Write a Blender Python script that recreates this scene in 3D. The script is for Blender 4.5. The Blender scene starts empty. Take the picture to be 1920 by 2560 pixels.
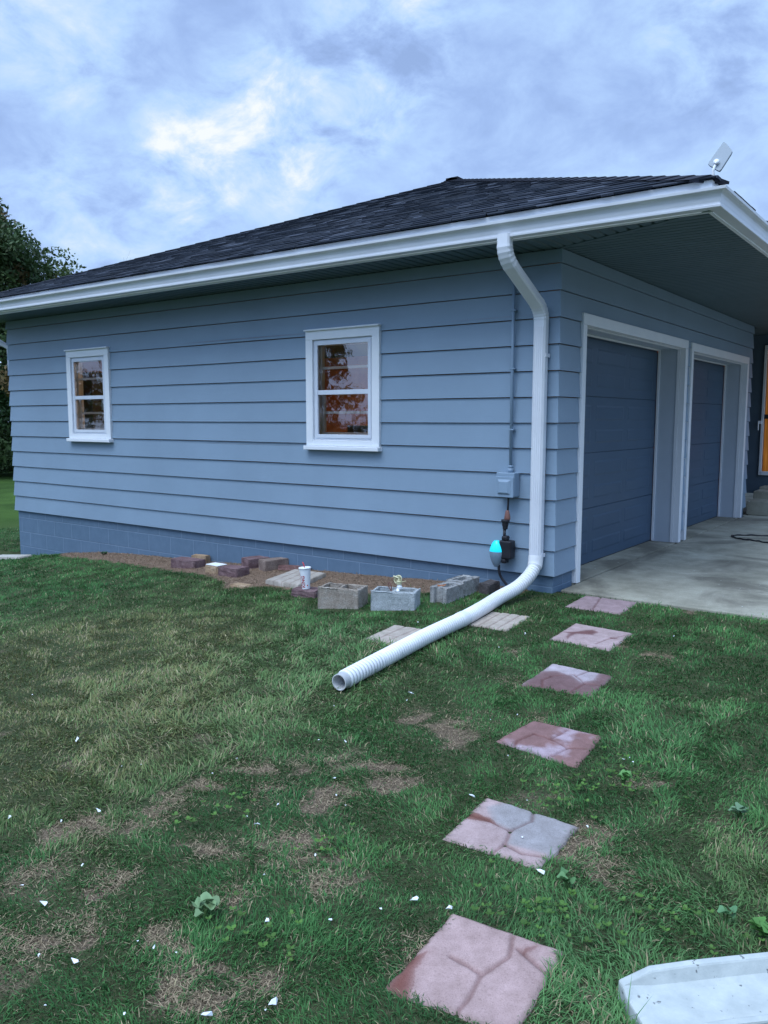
import bpy, bmesh, math, random
import numpy as np
from mathutils import Vector, Matrix
random.seed(7); rng = np.random.default_rng(7)
S = bpy.context.scene
COL = S.collection
R = math.radians
# ------------------------------------------------------------------ camera
CAM = np.array([2.77496, -6.12655, 1.28379]); YAW, PITCH, ROLL, FPX = R(-36.36175), R(-6.51553), R(0.0535), 2023.95
def _rot():
    cy, sy, cp, sp = math.cos(YAW), math.sin(YAW), math.cos(PITCH), math.sin(PITCH)
    f = np.array([sy*cp, cy*cp, sp]); r = np.array([cy, -sy, 0.]); u = np.cross(r, f)
    c, s = math.cos(ROLL), math.sin(ROLL)
    return c*r+s*u, -s*r+c*u, f
CR, CU, CF = _rot()
cd = bpy.data.cameras.new('camera'); cam = bpy.data.objects.new('camera', cd); COL.objects.link(cam)
cd.sensor_fit = 'VERTICAL'; cd.sensor_height = 36; cd.sensor_width = 27; cd.lens = FPX/2560*36; cd.clip_end = 900; cd.clip_start = .05
m = Matrix.Identity(4)
for i in range(3):
    m[i][0] = CR[i]; m[i][1] = CU[i]; m[i][2] = -CF[i]; m[i][3] = CAM[i]
cam.matrix_world = m; S.camera = cam
def ray(u, v): return CF + (u-960)/FPX*CR - (v-1280)/FPX*CU
# ------------------------------------------------------------------ world
W = bpy.data.worlds.new("World"); S.world = W; W.use_nodes = True
nt = W.node_tree; nt.nodes.clear(); N = nt.nodes.new; LK = nt.links.new
SUN_EL, SUN_AZ = R(63), R(188)      # azimuth measured from +Y clockwise
def mth(nt, op, a, b=None, c=None, clamp=False):
    n = nt.nodes.new('ShaderNodeMath'); n.operation = op; n.use_clamp = clamp
    for i, x in enumerate((a, b, c)):
        if x is None: continue
        if isinstance(x, (int, float)): n.inputs[i].default_value = x
        else: nt.links.new(x, n.inputs[i])
    return n.outputs[0]
def ramp(nt, fac, stops, interp='LINEAR'):
    n = nt.nodes.new('ShaderNodeValToRGB'); n.color_ramp.interpolation = interp
    e = n.color_ramp.elements
    while len(e) < len(stops): e.new(.5)
    for k, (p, c) in enumerate(stops): e[k].position = p; e[k].color = (*c, 1) if len(c) == 3 else c
    nt.links.new(fac, n.inputs[0]); return n.outputs[0]
def mixc(nt, fac, a, b, mode='MIX'):
    n = nt.nodes.new('ShaderNodeMix'); n.data_type = 'RGBA'; n.blend_type = mode
    for s, x in ((n.inputs[0], fac), (n.inputs[6], a), (n.inputs[7], b)):
        if isinstance(x, (int, float)): s.default_value = x
        elif isinstance(x, tuple): s.default_value = (*x, 1)
        else: nt.links.new(x, s)
    return n.outputs[2]
tc = N('ShaderNodeTexCoord'); sep = N('ShaderNodeSeparateXYZ'); LK(tc.outputs['Generated'], sep.inputs[0])
zz = mth(nt, 'ADD', mth(nt, 'MAXIMUM', sep.outputs[2], 0.0), .45)
cmb = N('ShaderNodeCombineXYZ'); LK(mth(nt, 'DIVIDE', sep.outputs[0], zz), cmb.inputs[0]); LK(mth(nt, 'DIVIDE', sep.outputs[1], zz), cmb.inputs[1])
def noise(nt, vec, scale, detail=6, rough=.55, dist=0., loc=None):
    n = nt.nodes.new('ShaderNodeTexNoise'); n.inputs['Scale'].default_value = scale; n.inputs['Detail'].default_value = detail
    n.inputs['Roughness'].default_value = rough; n.inputs['Distortion'].default_value = dist
    if loc:
        mp = nt.nodes.new('ShaderNodeMapping'); mp.inputs['Location'].default_value = loc
        nt.links.new(vec, mp.inputs[0]); vec = mp.outputs[0]
    if vec is not None: nt.links.new(vec, n.inputs['Vector'])
    return n.outputs[0]
cl = noise(nt, cmb.outputs[0], 2.6, 9, .55, .15, (3.1, 1.7, 0))
cl2 = noise(nt, cmb.outputs[0], 8.5, 9, .62, .3, (0, 5, 2))
# bright break in the clouds, a real direction in the sky
def spot(d, w0, w1):
    v = Vector(d).normalized(); n = N('ShaderNodeVectorMath'); n.operation = 'DOT_PRODUCT'
    LK(tc.outputs['Generated'], n.inputs[0]); n.inputs[1].default_value = v
    mr = N('ShaderNodeMapRange'); mr.interpolation_type = 'SMOOTHSTEP'; LK(n.outputs['Value'], mr.inputs[0])
    mr.inputs[1].default_value = math.cos(R(w0)); mr.inputs[2].default_value = math.cos(R(w1)); return mr.outputs[0]
sp = mth(nt, 'MAXIMUM', mth(nt, 'MULTIPLY', spot((-.648, .689, .324), 6.5, 0), .62), mth(nt, 'MULTIPLY', spot((-.551, .748, .400), 6, 0), .5))
sp = mth(nt, 'MAXIMUM', sp, mth(nt, 'MULTIPLY', spot((-.722, .627, .285), 5, 0), .6))
for (du, dv, w_, k_) in ((700, 150, 4, .45), (840, 90, 4, .5), (390, 420, 4, .5), (130, 60, 6, .35), (1600, 40, 7, .35), (790, 270, 3, .4), (200, 460, 6, .3)):
    sp = mth(nt, 'MAXIMUM', sp, mth(nt, 'MULTIPLY', spot(tuple(ray(du*1.1573, dv*1.1573)), w_, 0), k_))
base = mth(nt, 'ADD', mth(nt, 'MULTIPLY', cl, .56), mth(nt, 'MULTIPLY', cl2, .44))
base = mth(nt, 'ADD', base, mth(nt, 'MULTIPLY', sp, mth(nt, 'MULTIPLY', mth(nt, 'SUBTRACT', cl2, .38), 1.5)))
ccol = ramp(nt, base, [(.36, (.28, .41, .71)), (.44, (.33, .48, .82)), (.50, (.39, .56, .90)), (.56, (.45, .65, .95)), (.66, (.58, .74, .93)), (.82, (.92, .95, .93))])
# lighter towards the horizon on the left, unseen sky overhead behind the viewer boosted to light the walls
hz = mth(nt, 'POWER', mth(nt, 'SUBTRACT', 1.0, mth(nt, 'MAXIMUM', sep.outputs[2], 0.)), 5.0)
ccol = mixc(nt, mth(nt, 'MULTIPLY', hz, .55), ccol, (.42, .60, .98))
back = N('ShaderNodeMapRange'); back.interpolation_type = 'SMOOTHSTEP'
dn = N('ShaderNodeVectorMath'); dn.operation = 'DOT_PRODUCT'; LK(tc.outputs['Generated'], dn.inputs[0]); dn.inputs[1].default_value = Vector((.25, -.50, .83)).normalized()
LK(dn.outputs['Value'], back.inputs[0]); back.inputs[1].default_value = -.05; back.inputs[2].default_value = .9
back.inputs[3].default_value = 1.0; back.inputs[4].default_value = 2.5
ccol = mixc(nt, 1.0, ccol, ccol, 'MIX')
# unseen low sky on the driveway side, darkened to deepen the eave shade
low_sky_dim = N('ShaderNodeMapRange'); low_sky_dim.interpolation_type = 'SMOOTHSTEP'; LK(sep.outputs[2], low_sky_dim.inputs[0]); low_sky_dim.inputs[1].default_value = 0; low_sky_dim.inputs[2].default_value = .8; low_sky_dim.inputs[3].default_value = .86; low_sky_dim.inputs[4].default_value = 0
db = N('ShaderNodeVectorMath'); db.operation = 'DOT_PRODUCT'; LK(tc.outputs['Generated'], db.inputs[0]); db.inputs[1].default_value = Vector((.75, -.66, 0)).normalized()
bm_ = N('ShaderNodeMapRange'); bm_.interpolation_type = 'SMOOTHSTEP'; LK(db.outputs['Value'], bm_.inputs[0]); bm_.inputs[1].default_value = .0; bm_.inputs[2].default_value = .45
vm = N('ShaderNodeVectorMath'); vm.operation = 'SCALE'; LK(ccol, vm.inputs[0]); LK(mth(nt, 'MULTIPLY', back.outputs[0], mth(nt, 'SUBTRACT', 1., mth(nt, 'MULTIPLY', low_sky_dim.outputs[0], bm_.outputs[0]))), vm.inputs[3])
sky = N('ShaderNodeTexSky'); sky.sky_type = 'NISHITA'; sky.sun_disc = False; sky.sun_elevation = SUN_EL; sky.sun_rotation = SUN_AZ
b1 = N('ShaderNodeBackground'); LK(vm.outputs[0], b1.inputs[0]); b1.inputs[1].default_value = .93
b2 = N('ShaderNodeBackground'); LK(sky.outputs[0], b2.inputs[0]); b2.inputs[1].default_value = .08
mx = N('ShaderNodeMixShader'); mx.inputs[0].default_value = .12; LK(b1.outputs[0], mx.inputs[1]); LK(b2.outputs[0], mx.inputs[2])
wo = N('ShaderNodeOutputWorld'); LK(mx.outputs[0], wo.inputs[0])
sd = bpy.data.lights.new('sun', 'SUN'); sd.energy = 1.9; sd.angle = R(42); sd.color = (.88, .95, 1.0)
so = bpy.data.objects.new('sun', sd); COL.objects.link(so); so['kind'] = 'structure'
dirv = Vector((math.sin(SUN_AZ)*math.cos(SUN_EL), math.cos(SUN_AZ)*math.cos(SUN_EL), math.sin(SUN_EL)))
so.rotation_euler = dirv.to_track_quat('Z', 'Y').to_euler()
S.view_settings.view_transform = 'Standard'; S.view_settings.look = 'None'; S.view_settings.exposure = 0.33; S.view_settings.gamma = 1
# ------------------------------------------------------------------ helpers
def obj(name, mesh, mat=None, parent=None):
    o = bpy.data.objects.new(name, mesh); COL.objects.link(o)
    if mat is not None:
        for mm in (mat if isinstance(mat, (list, tuple)) else [mat]): mesh.materials.append(mm)
    if parent: o.parent = parent
    return o
def tag(o, label, cat, group=None):
    o['label'] = label; o['category'] = cat
    if group: o['group'] = group
    return o
def empty(name, loc, label, cat, group=None, rz=0):
    o = bpy.data.objects.new(name, None); COL.objects.link(o); o.location = loc; o.rotation_euler = (0, 0, rz); o.empty_display_size = .1
    return tag(o, label, cat, group)
class MB:
    def __init__(s): s.v = []; s.f = []
    def add(s, vs, fs):
        k = len(s.v); s.v += [tuple(map(float, v)) for v in vs]; s.f += [tuple(i+k for i in f) for f in fs]; return s
    def box(s, a, b, M=None):
        x0, y0, z0 = a; x1, y1, z1 = b
        vs = [(x0, y0, z0), (x1, y0, z0), (x1, y1, z0), (x0, y1, z0), (x0, y0, z1), (x1, y0, z1), (x1, y1, z1), (x0, y1, z1)]
        if M is not None: vs = [M @ Vector(v) for v in vs]
        return s.add(vs, [(0, 3, 2, 1), (4, 5, 6, 7), (0, 1, 5, 4), (1, 2, 6, 5), (2, 3, 7, 6), (3, 0, 4, 7)])
    def quad(s, *p): return s.add(p, [(0, 1, 2, 3)])
    def sweep(s, path, secs, ref=(0, 0, 1), caps=True):
        """path: points, secs: one section (list of 2D pts) per point"""
        P = [Vector(p) for p in path]; n = len(P); m_ = len(secs[0]); vs = []
        side = None
        for i in range(n):
            t = (P[min(i+1, n-1)]-P[max(i-1, 0)]).normalized()
            if side is None:
                side = t.cross(Vector(ref)); side = side.normalized() if side.length > 1e-4 else Vector((1, 0, 0))
            side = (side - t*side.dot(t)).normalized(); up = side.cross(t)
            for a, b in secs[i]: vs.append(P[i]+side*a+up*b)
        fs = []
        for i in range(n-1):
            for j in range(m_):
                k = (j+1) % m_; fs.append((i*m_+j, i*m_+k, (i+1)*m_+k, (i+1)*m_+j))
        if caps: fs += [tuple(range(m_-1, -1, -1)), tuple(range((n-1)*m_, n*m_))]
        return s.add(vs, fs)
    def tube(s, path, r, seg=10, caps=True):
        rs = r if isinstance(r, (list, tuple)) else [r]*len(path)
        return s.sweep(path, [[(q*math.cos(2*math.pi*j/seg), q*math.sin(2*math.pi*j/seg)) for j in range(seg)] for q in rs], (0.02, .01, 1) if abs(Vector(path[-1])[2]-Vector(path[0])[2]) < .9*(Vector(path[-1])-Vector(path[0])).length+1e-6 else (1, 0, 0), caps)
    def lathe(s, prof, seg=20, M=None, sy=1.):
        vs = []
        for r, z in prof:
            for j in range(seg):
                a = 2*math.pi*j/seg; v = Vector((r*math.cos(a), sy*r*math.sin(a), z)); vs.append(M @ v if M is not None else v)
        fs = []
        for i in range(len(prof)-1):
            for j in range(seg):
                k = (j+1) % seg; fs.append((i*seg+j, i*seg+k, (i+1)*seg+k, (i+1)*seg+j))
        return s.add(vs, fs)
    def mesh(s, name, smooth=False):
        me = bpy.data.meshes.new(name); me.from_pydata(s.v, [], s.f); me.validate()
        bm = bmesh.new(); bm.from_mesh(me); bmesh.ops.recalc_face_normals(bm, faces=bm.faces); bm.to_mesh(me); bm.free()
        if smooth: me.polygons.foreach_set('use_smooth', [True]*len(me.polygons))
        return me
    def build(s, name, mat, parent=None, smooth=False, bevel=0):
        o = obj(name, s.mesh(name, smooth), mat, parent)
        if bevel:
            b = o.modifiers.new('bevel', 'BEVEL'); b.width = bevel; b.segments = 2; b.limit_method = 'ANGLE'; b.angle_limit = R(40)
        return o
def smooth_path(pts, n=12):
    P = [Vector(p) for p in pts]; P = [P[0]*2-P[1]]+P+[P[-1]*2-P[-2]]; out = []
    for i in range(1, len(P)-2):
        for k in range(n):
            t = k/n; a, b, c, d = P[i-1:i+3]
            out.append(.5*((2*b)+(c-a)*t+(2*a-5*b+4*c-d)*t*t+(3*b-a-3*c+d)*t**3))
    out.append(P[-2]); return out
# numpy value noise
def _h(ix, iy, s):
    n = (ix.astype(np.int64)*374761393+iy.astype(np.int64)*668265263+s*982451653) & 0xffffffff
    n = ((n ^ (n >> 13))*1274126177) & 0xffffffff
    return ((n ^ (n >> 16)) & 0xffff)/65535.
def vnoise(x, y, s=0):
    x = np.asarray(x, float); y = np.asarray(y, float)
    ix, iy = np.floor(x), np.floor(y); fx, fy = x-ix, y-iy; fx = fx*fx*(3-2*fx); fy = fy*fy*(3-2*fy)
    return (_h(ix, iy, s)*(1-fx)+_h(ix+1, iy, s)*fx)*(1-fy)+(_h(ix, iy+1, s)*(1-fx)+_h(ix+1, iy+1, s)*fx)*fy
def fbm(x, y, s=0, o=4):
    r = 0; a = .5; t = 0
    for k in range(o): r = r+a*vnoise(np.asarray(x)*2**k+k*17.3, np.asarray(y)*2**k-k*9.1, s+k); t += a; a *= .55
    return r/t
def in_poly(x, y, poly):
    ins = np.zeros(np.shape(x), bool); n = len(poly)
    for i in range(n):
        x0, y0 = poly[i][:2]; x1, y1 = poly[(i+1) % n][:2]
        c = ((y0 > y) != (y1 > y)) & (x < (x1-x0)*(y-y0)/((y1-y0) or 1e-9)+x0); ins ^= c
    return ins
def segdist(x, y, pl):
    d = np.full(np.shape(x), 9e9)
    for (x0, y0), (x1, y1) in zip(pl[:-1], pl[1:]):
        L = (x1-x0)**2+(y1-y0)**2+1e-12; t = np.clip(((x-x0)*(x1-x0)+(y-y0)*(y1-y0))/L, 0, 1)
        d = np.minimum(d, np.hypot(x-x0-t*(x1-x0), y-y0-t*(y1-y0)))
    return d
# ------------------------------------------------------------------ materials
def material(name, rough=.6, spec=.3):
    m_ = bpy.data.materials.new(name); m_.use_nodes = True; t = m_.node_tree; p = t.nodes['Principled BSDF']
    p.inputs['Roughness'].default_value = rough; p.inputs['Specular IOR Level'].default_value = spec
    return m_, t, p
def bump(t, p, h, strength=.3, dist=.01):
    b = t.nodes.new('ShaderNodeBump'); b.inputs['Strength'].default_value = strength; b.inputs['Distance'].default_value = dist
    t.links.new(h, b.inputs['Height']); t.links.new(b.outputs[0], p.inputs['Normal'])
def texobj(t):
    n = t.nodes.new('ShaderNodeTexCoord'); return n.outputs['Object']
def mat_noisy(name, c0, c1, scale=8, rough=.6, spec=.3, bs=.2, bscale=60, detail=6, bd=.004, metal=0, attr=False):
    m_, t, p = material(name, rough, spec); v = texobj(t)
    n = noise(t, v, scale, detail, .6); c = ramp(t, n, [(.3, c0), (.7, c1)])
    if attr:
        a = t.nodes.new('ShaderNodeAttribute'); a.attribute_name = 'Col'; c = mixc(t, 1., c, a.outputs['Color'], 'MULTIPLY')
    t.links.new(c, p.inputs['Base Color']); p.inputs['Metallic'].default_value = metal
    if bs: bump(t, p, noise(t, v, bscale, 4, .6), bs, bd)
    return m_
def k3(c, k): return tuple(x*k for x in c)
SID = (.238, .325, .420)
m_siding, t, p = material('siding_paint', .48, .35)
v = texobj(t); mp = t.nodes.new('ShaderNodeMapping'); mp.inputs['Scale'].default_value = (1.5, 1.5, 40); t.links.new(v, mp.inputs[0])
c = ramp(t, noise(t, v, 1.3, 6, .6), [(.3, k3(SID, .93)), (.7, k3(SID, 1.05))]); c2 = noise(t, v, 240, 2, .5)
c = mixc(t, .10, c, ramp(t, c2, [(.3, k3(SID, .7)), (.7, k3(SID, 1.3))])); t.links.new(c, p.inputs['Base Color'])
bump(t, p, mth(t, 'ADD', noise(t, mp.outputs[0], 6, 5, .6), mth(t, 'MULTIPLY', noise(t, v, 1.1, 2, .5), 3.)), .22, .006)
m_white = mat_noisy('white_trim_paint', (.76, .79, .83), (.82, .84, .87), 5, .38, .4, .08, 80)
m_gutter = mat_noisy('white_aluminium', (.68, .70, .75), (.77, .79, .83), 2.2, .3, .5, .05, 12, bd=.01)
m_vinyl = mat_noisy('window_vinyl', (.62, .66, .74), (.70, .74, .80), 6, .4, .4, .05, 60)
m_found, t, p = material('painted_block', .65, .25)
v = texobj(t); sx = t.nodes.new('ShaderNodeSeparateXYZ'); t.links.new(v, sx.inputs[0])
cx = t.nodes.new('ShaderNodeCombineXYZ'); t.links.new(mth(t, 'ADD', sx.outputs[0], sx.outputs[1]), cx.inputs[0]); t.links.new(mth(t, 'ADD', sx.outputs[2], .13+2.0), cx.inputs[1])
br = t.nodes.new('ShaderNodeTexBrick'); t.links.new(cx.outputs[0], br.inputs['Vector']); br.inputs['Scale'].default_value = 1; br.offset = .5
br.inputs['Brick Width'].default_value = .406; br.inputs['Row Height'].default_value = .203; br.inputs['Mortar Size'].default_value = .006; br.inputs['Mortar Smooth'].default_value = .4
br.inputs['Color1'].default_value = (.11, .175, .25, 1); br.inputs['Color2'].default_value = (.118, .185, .265, 1); br.inputs['Mortar'].default_value = (.19, .265, .36, 1)
c = mixc(t, .35, br.outputs['Color'], ramp(t, noise(t, v, 9, 6, .65), [(.3, (.08, .13, .20)), (.7, (.14, .21, .30))])); t.links.new(c, p.inputs['Base Color'])
bump(t, p, mth(t, 'ADD', mth(t, 'MULTIPLY', br.outputs['Fac'], -.8), mth(t, 'MULTIPLY', noise(t, v, 90, 4, .7), .8)), .6, .006)
m_door, t, p = material('garage_door_steel', .42, .4); v = texobj(t)
t.links.new(ramp(t, noise(t, v, 1.2, 5, .6), [(.3, (.05, .09, .145)), (.7, (.06, .105, .165))]), p.inputs['Base Color'])
mp = t.nodes.new('ShaderNodeMapping'); mp.inputs['Scale'].default_value = (1, 1, 12); t.links.new(v, mp.inputs[0]); bump(t, p, noise(t, mp.outputs[0], 22, 4, .6), .2, .003)
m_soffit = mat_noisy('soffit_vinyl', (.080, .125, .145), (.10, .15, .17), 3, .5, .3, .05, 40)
m_jamb = mat_noisy('jamb_paint', (.47, .53, .60), (.52, .58, .65), 3, .5, .3, .08, 60)
m_shingle, t, p = material('asphalt_shingle', .9, .12); v = texobj(t)
a = t.nodes.new('ShaderNodeAttribute'); a.attribute_name = 'Col'
c = mixc(t, 1., a.outputs['Color'], ramp(t, noise(t, v, 260, 3, .7), [(.30, (.45, .45, .45)), (.5, (.95, .95, 1)), (.72, (1.9, 1.9, 2.0))]), 'MULTIPLY')
c = mixc(t, .5, c, mixc(t, 1., c, ramp(t, noise(t, v, 1.6, 5, .6), [(.3, (.6, .6, .6)), (.7, (1.5, 1.5, 1.55))]), 'MULTIPLY'))
t.links.new(c, p.inputs['Base Color']); bump(t, p, noise(t, v, 300, 3, .7), .5, .003)
m_black = mat_noisy('black_rubber', (.010, .010, .014), (.02, .02, .026), 20, .45, .4, .1, 100)
m_brownplug = mat_noisy('brown_plug', (.16, .075, .06), (.22, .10, .08), 40, .5, .4, .1, 100)
m_wood = mat_noisy('interior_wood', (.30, .11, .045), (.45, .19, .07), 5, .6, .3, .2, 30)
m_int, t, p = material('dim_interior', .8, .1); p.inputs['Base Color'].default_value = (.10, .08, .06, 1)
m_brass = mat_noisy('worn_brass', (.50, .46, .26), (.75, .72, .5), 60, .4, .5, .1, 120, metal=.3)
m_cinder = None
def mat_block(name, c0, c1, c2):
    m_, t, p = material(name, .92, .1); v = texobj(t)
    c = ramp(t, noise(t, v, 9, 6, .7), [(.3, c0), (.5, c1), (.72, c2)])
    c = mixc(t, .6, c, mixc(t, 1., c, ramp(t, noise(t, v, 130, 3, .8), [(.35, (.35, .33, .32)), (.5, (1, 1, 1)), (.7, (1.5, 1.5, 1.5))]), 'MULTIPLY'))
    t.links.new(c, p.inputs['Base Color']); bump(t, p, mth(t, 'ADD', noise(t, v, 110, 5, .8), noise(t, v, 25, 3, .6)), .9, .008); return m_
m_blockwarm = mat_block('block_warm', (.26, .21, .17), (.36, .31, .26), (.47, .43, .39))
m_blockgrey = mat_block('block_grey', (.30, .33, .33), (.42, .45, .46), (.56, .60, .62))
m_blockmix = mat_block('block_weathered', (.20, .19, .18), (.36, .36, .35), (.50, .50, .50))
m_brickp = mat_block('purple_brick', (.11, .07, .075), (.19, .12, .125), (.28, .20, .20))
m_brickt = mat_block('tan_brick', (.28, .19, .12), (.40, .28, .18), (.5, .38, .27))
m_brickr = mat_block('red_paver', (.15, .08, .075), (.23, .13, .12), (.30, .19, .17))
m_brickd = mat_block('dark_brick', (.05, .045, .045), (.09, .08, .08), (.14, .12, .12))
m_stone, t, p = material('cast_stone', .9, .12); v = texobj(t)
a = t.nodes.new('ShaderNodeAttribute'); a.attribute_name = 'Col'
c = mixc(t, 1., a.outputs['Color'], ramp(t, noise(t, v, 14, 7, .65), [(.3, (.80, .79, .78)), (.7, (1.16, 1.17, 1.2))]), 'MULTIPLY')
c = mixc(t, .55, c, mixc(t, 1., c, ramp(t, noise(t, v, 230, 3, .8), [(.33, (.45, .42, .42)), (.46, (1, 1, 1)), (.75, (1.25, 1.25, 1.25))]), 'MULTIPLY'))
t.links.new(c, p.inputs['Base Color']); bump(t, p, noise(t, v, 170, 4, .75), .5, .003)
# glass: clear pane with a slightly wavy reflection
m_glass = bpy.data.materials.new('window_glass'); m_glass.use_nodes = True; t = m_glass.node_tree; t.nodes.clear()
tr = t.nodes.new('ShaderNodeBsdfTransparent'); tr.inputs[0].default_value = (.86, .88, .88, 1); gl = t.nodes.new('ShaderNodeBsdfGlossy'); gl.inputs['Roughness'].default_value = .02
ms = t.nodes.new('ShaderNodeMixShader'); fr = t.nodes.new('ShaderNodeFresnel'); fr.inputs[0].default_value = 1.6
t.links.new(mth(t, 'ADD', mth(t, 'MULTIPLY', fr.outputs[0], 1.8), .12, clamp=True), ms.inputs[0]); t.links.new(tr.outputs[0], ms.inputs[1]); t.links.new(gl.outputs[0], ms.inputs[2])
bn = t.nodes.new('ShaderNodeBump'); bn.inputs['Strength'].default_value = .05; bn.inputs['Distance'].default_value = .01; t.links.new(noise(t, texobj(t), 7, 2, .5), bn.inputs['Height']); t.links.new(bn.outputs[0], gl.inputs['Normal'])
t.links.new(ms.outputs[0], t.nodes.new('ShaderNodeOutputMaterial').inputs[0])
def mat_attr(name, rough=.6, spec=.2, trans=0., nz=None):
    m_, t, p = material(name, rough, spec); a = t.nodes.new('ShaderNodeAttribute'); a.attribute_name = 'Col'; c = a.outputs['Color']
    t.links.new(c, p.inputs['Base Color'])
    if trans:
        tl = t.nodes.new('ShaderNodeBsdfTranslucent'); t.links.new(c, tl.inputs[0]); ms = t.nodes.new('ShaderNodeMixShader'); ms.inputs[0].default_value = trans
        t.links.new(p.outputs[0], ms.inputs[1]); t.links.new(tl.outputs[0], ms.inputs[2]); t.links.new(ms.outputs[0], t.nodes['Material Output'].inputs[0])
    return m_
m_grass = mat_attr('grass_blades', .6, .10, .25); m_leaf = mat_attr('leaves', .55, .25, .2)
m_bark = mat_noisy('bark', (.05, .04, .035), (.11, .09, .075), 12, .9, .1, .8, 20, bd=.03)
m_emit_cyan = bpy.data.materials.new('indicator_glow'); m_emit_cyan.use_nodes = True; t = m_emit_cyan.node_tree; p = t.nodes['Principled BSDF']
p.inputs['Base Color'].default_value = (.02, .35, .6, 1); p.inputs['Roughness'].default_value = .2
a = t.nodes.new('ShaderNodeTexCoord'); sx = t.nodes.new('ShaderNodeSeparateXYZ'); t.links.new(a.outputs['Object'], sx.inputs[0])
t.links.new(ramp(t, mth(t, 'MULTIPLY_ADD', sx.outputs[2], 6., .5), [(.2, (.0, .12, .75)), (.75, (.0, .75, .85))]), p.inputs['Emission Color']); p.inputs['Emission Strength'].default_value = .6
m_clear, t, p = material('smoky_clear_plastic', .12, .6); p.inputs['Base Color'].default_value = (.20, .27, .34, 1); p.inputs['Alpha'].default_value = .93
m_cup = mat_noisy('cup_paper', (.78, .80, .84), (.84, .86, .90), 12, .4, .4, .03, 60)
m_red, t, p = material('red_plastic', .4, .4); p.inputs['Base Color'].default_value = (.55, .03, .03, 1)
m_text, t, p = material('red_print', .5, .3); p.inputs['Base Color'].default_value = (.45, .02, .03, 1)
m_chip = mat_noisy('old_white_paint', (.70, .72, .74), (.85, .87, .88), 60, .6, .3, .2, 150)
m_pipe = mat_noisy('white_drain_plastic', (.66, .67, .70), (.80, .81, .82), 3, .45, .35, .1, 60, attr=True)
m_splash = mat_noisy('cast_concrete', (.36, .39, .38), (.48, .51, .49), 14, .9, .1, .35, 120, bd=.003)
t = m_splash.node_tree; p = t.nodes['Principled BSDF']; lk_ = p.inputs['Base Color'].links[0].from_socket
t.links.new(mixc(t, ramp(t, noise(t, texobj(t), 38, 3, .6), [(.66, (0, 0, 0)), (.70, (1, 1, 1))]), lk_, (.16, .17, .17)), p.inputs['Base Color'])
m_dish, t, p = material('antenna_plastic', .5, .3); p.inputs['Base Color'].default_value = (.30, .35, .39, 1)
m_sticker, t, p = material('sticker', .5, .3); p.inputs['Base Color'].default_value = (.55, .6, .55, 1)
# ------------------------------------------------------------------ terrain
ZWX = [-60, -45, -9, -8.14, -6.9, -6.2, -5.48, -4.2, -3.4, -2.49, -1.6, -1.1, -.58, 0]
ZWZ = [-1.5, -1.5, -.70, -.655, -.50, -.42, -.38, -.33, -.28, -.248, -.212, -.18, -.15, -.15]
def gz(x, y):
    x = np.asarray(x, float); y = np.asarray(y, float)
    near = np.interp(x, ZWX, ZWZ); far = np.interp(x, [-60, -45, -12, 0], [-1.5, -1.5, -.72, -.2])
    k = np.clip((-y-.5)/3, 0, 1); k = np.where(y > 0, np.where(x < -8.3, 1, 0), k)*np.clip((-x-3)/3, 0, 1)
    z = near*(1-k*.5)+far*k*.5
    z = z-.03*np.clip(-y, 0, 7)+.018*(fbm(x*1.7, y*1.7, 5, 3)-.5)*np.clip(-y*1.5, 0, 1)
    return z
def gzf(x, y): return float(gz(x, y))
def G(u, v, h=0.):
    d = ray(u, v); z = -.2
    for _ in range(60):
        t_ = (z-CAM[2])/d[2]; P = CAM+t_*d; z = .5*z+.5*(gzf(P[0], P[1])+h)
    return P
def P10(x, y): return 800+.4219*x, 1440+.4219*y
def P9(x, y): return 640+.4219*x, 1380+.4219*y
def P11(x, y): return 1200+.3014*x, 1460+.3014*y
def P12(x, y): return 900+.6148*x, 1900+.6148*y
def P13(x, y): return .5425*x, 1900+.5425*y
def P14(x, y): return .5425*x, 1380+.5425*y
def F(x, y): return x*1.1573, y*1.1573
# soil / straw fields
PATCH = [(1090, 1408, .13), (905, 1545, .22), (960, 1590, .26), (870, 1695, .2), (540, 1655, .16), (450, 1700, .2), (215, 1775, .22), (150, 1800, .2), (110, 2040, .2), (20, 2030, .14),
         (340, 2030, .13), (390, 2075, .12), (400, 2140, .10), (1300, 1800, .13), (1285, 1850, .15), (1330, 1880, .12), (1380, 1690, .08), (730, 1720, .16), (640, 1800, .2), (620, 1860, .12), (560, 2140, .12), (460, 1840, .14), (380, 1735, .14),
         (880, 2060, .1), (700, 1910, .1), (1105, 1470, .1), (1020, 1560, .16), (780, 1650, .16), (1500, 1320, .2), (1330, 1390, .15), (1420, 1420, .12), (1180, 1560, .1), (330, 1780, .16), (250, 1900, .12), (500, 1930, .12), (590, 1700, .15), (660, 1640, .12), (60, 1880, .15), (200, 1990, .12), (450, 2190, .15)]
PATCHW = [(*G(*F(a, b))[:2], r*(.56 if a < 520 else .74)) for a, b, r in PATCH]
BED = [(-7.3, .1), (-6.9, -.18), (-6.17, -.40), (-5.0, -.48), (-4.24, -.55), (-3.4, -.66), (-2.85, -.98), (-2.45, -.72), (-2.1, -.80), (-1.75, -.70), (-1.2, -.62), (-.75, -.35), (-.3, -.22), (-.22, .1)]
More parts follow.
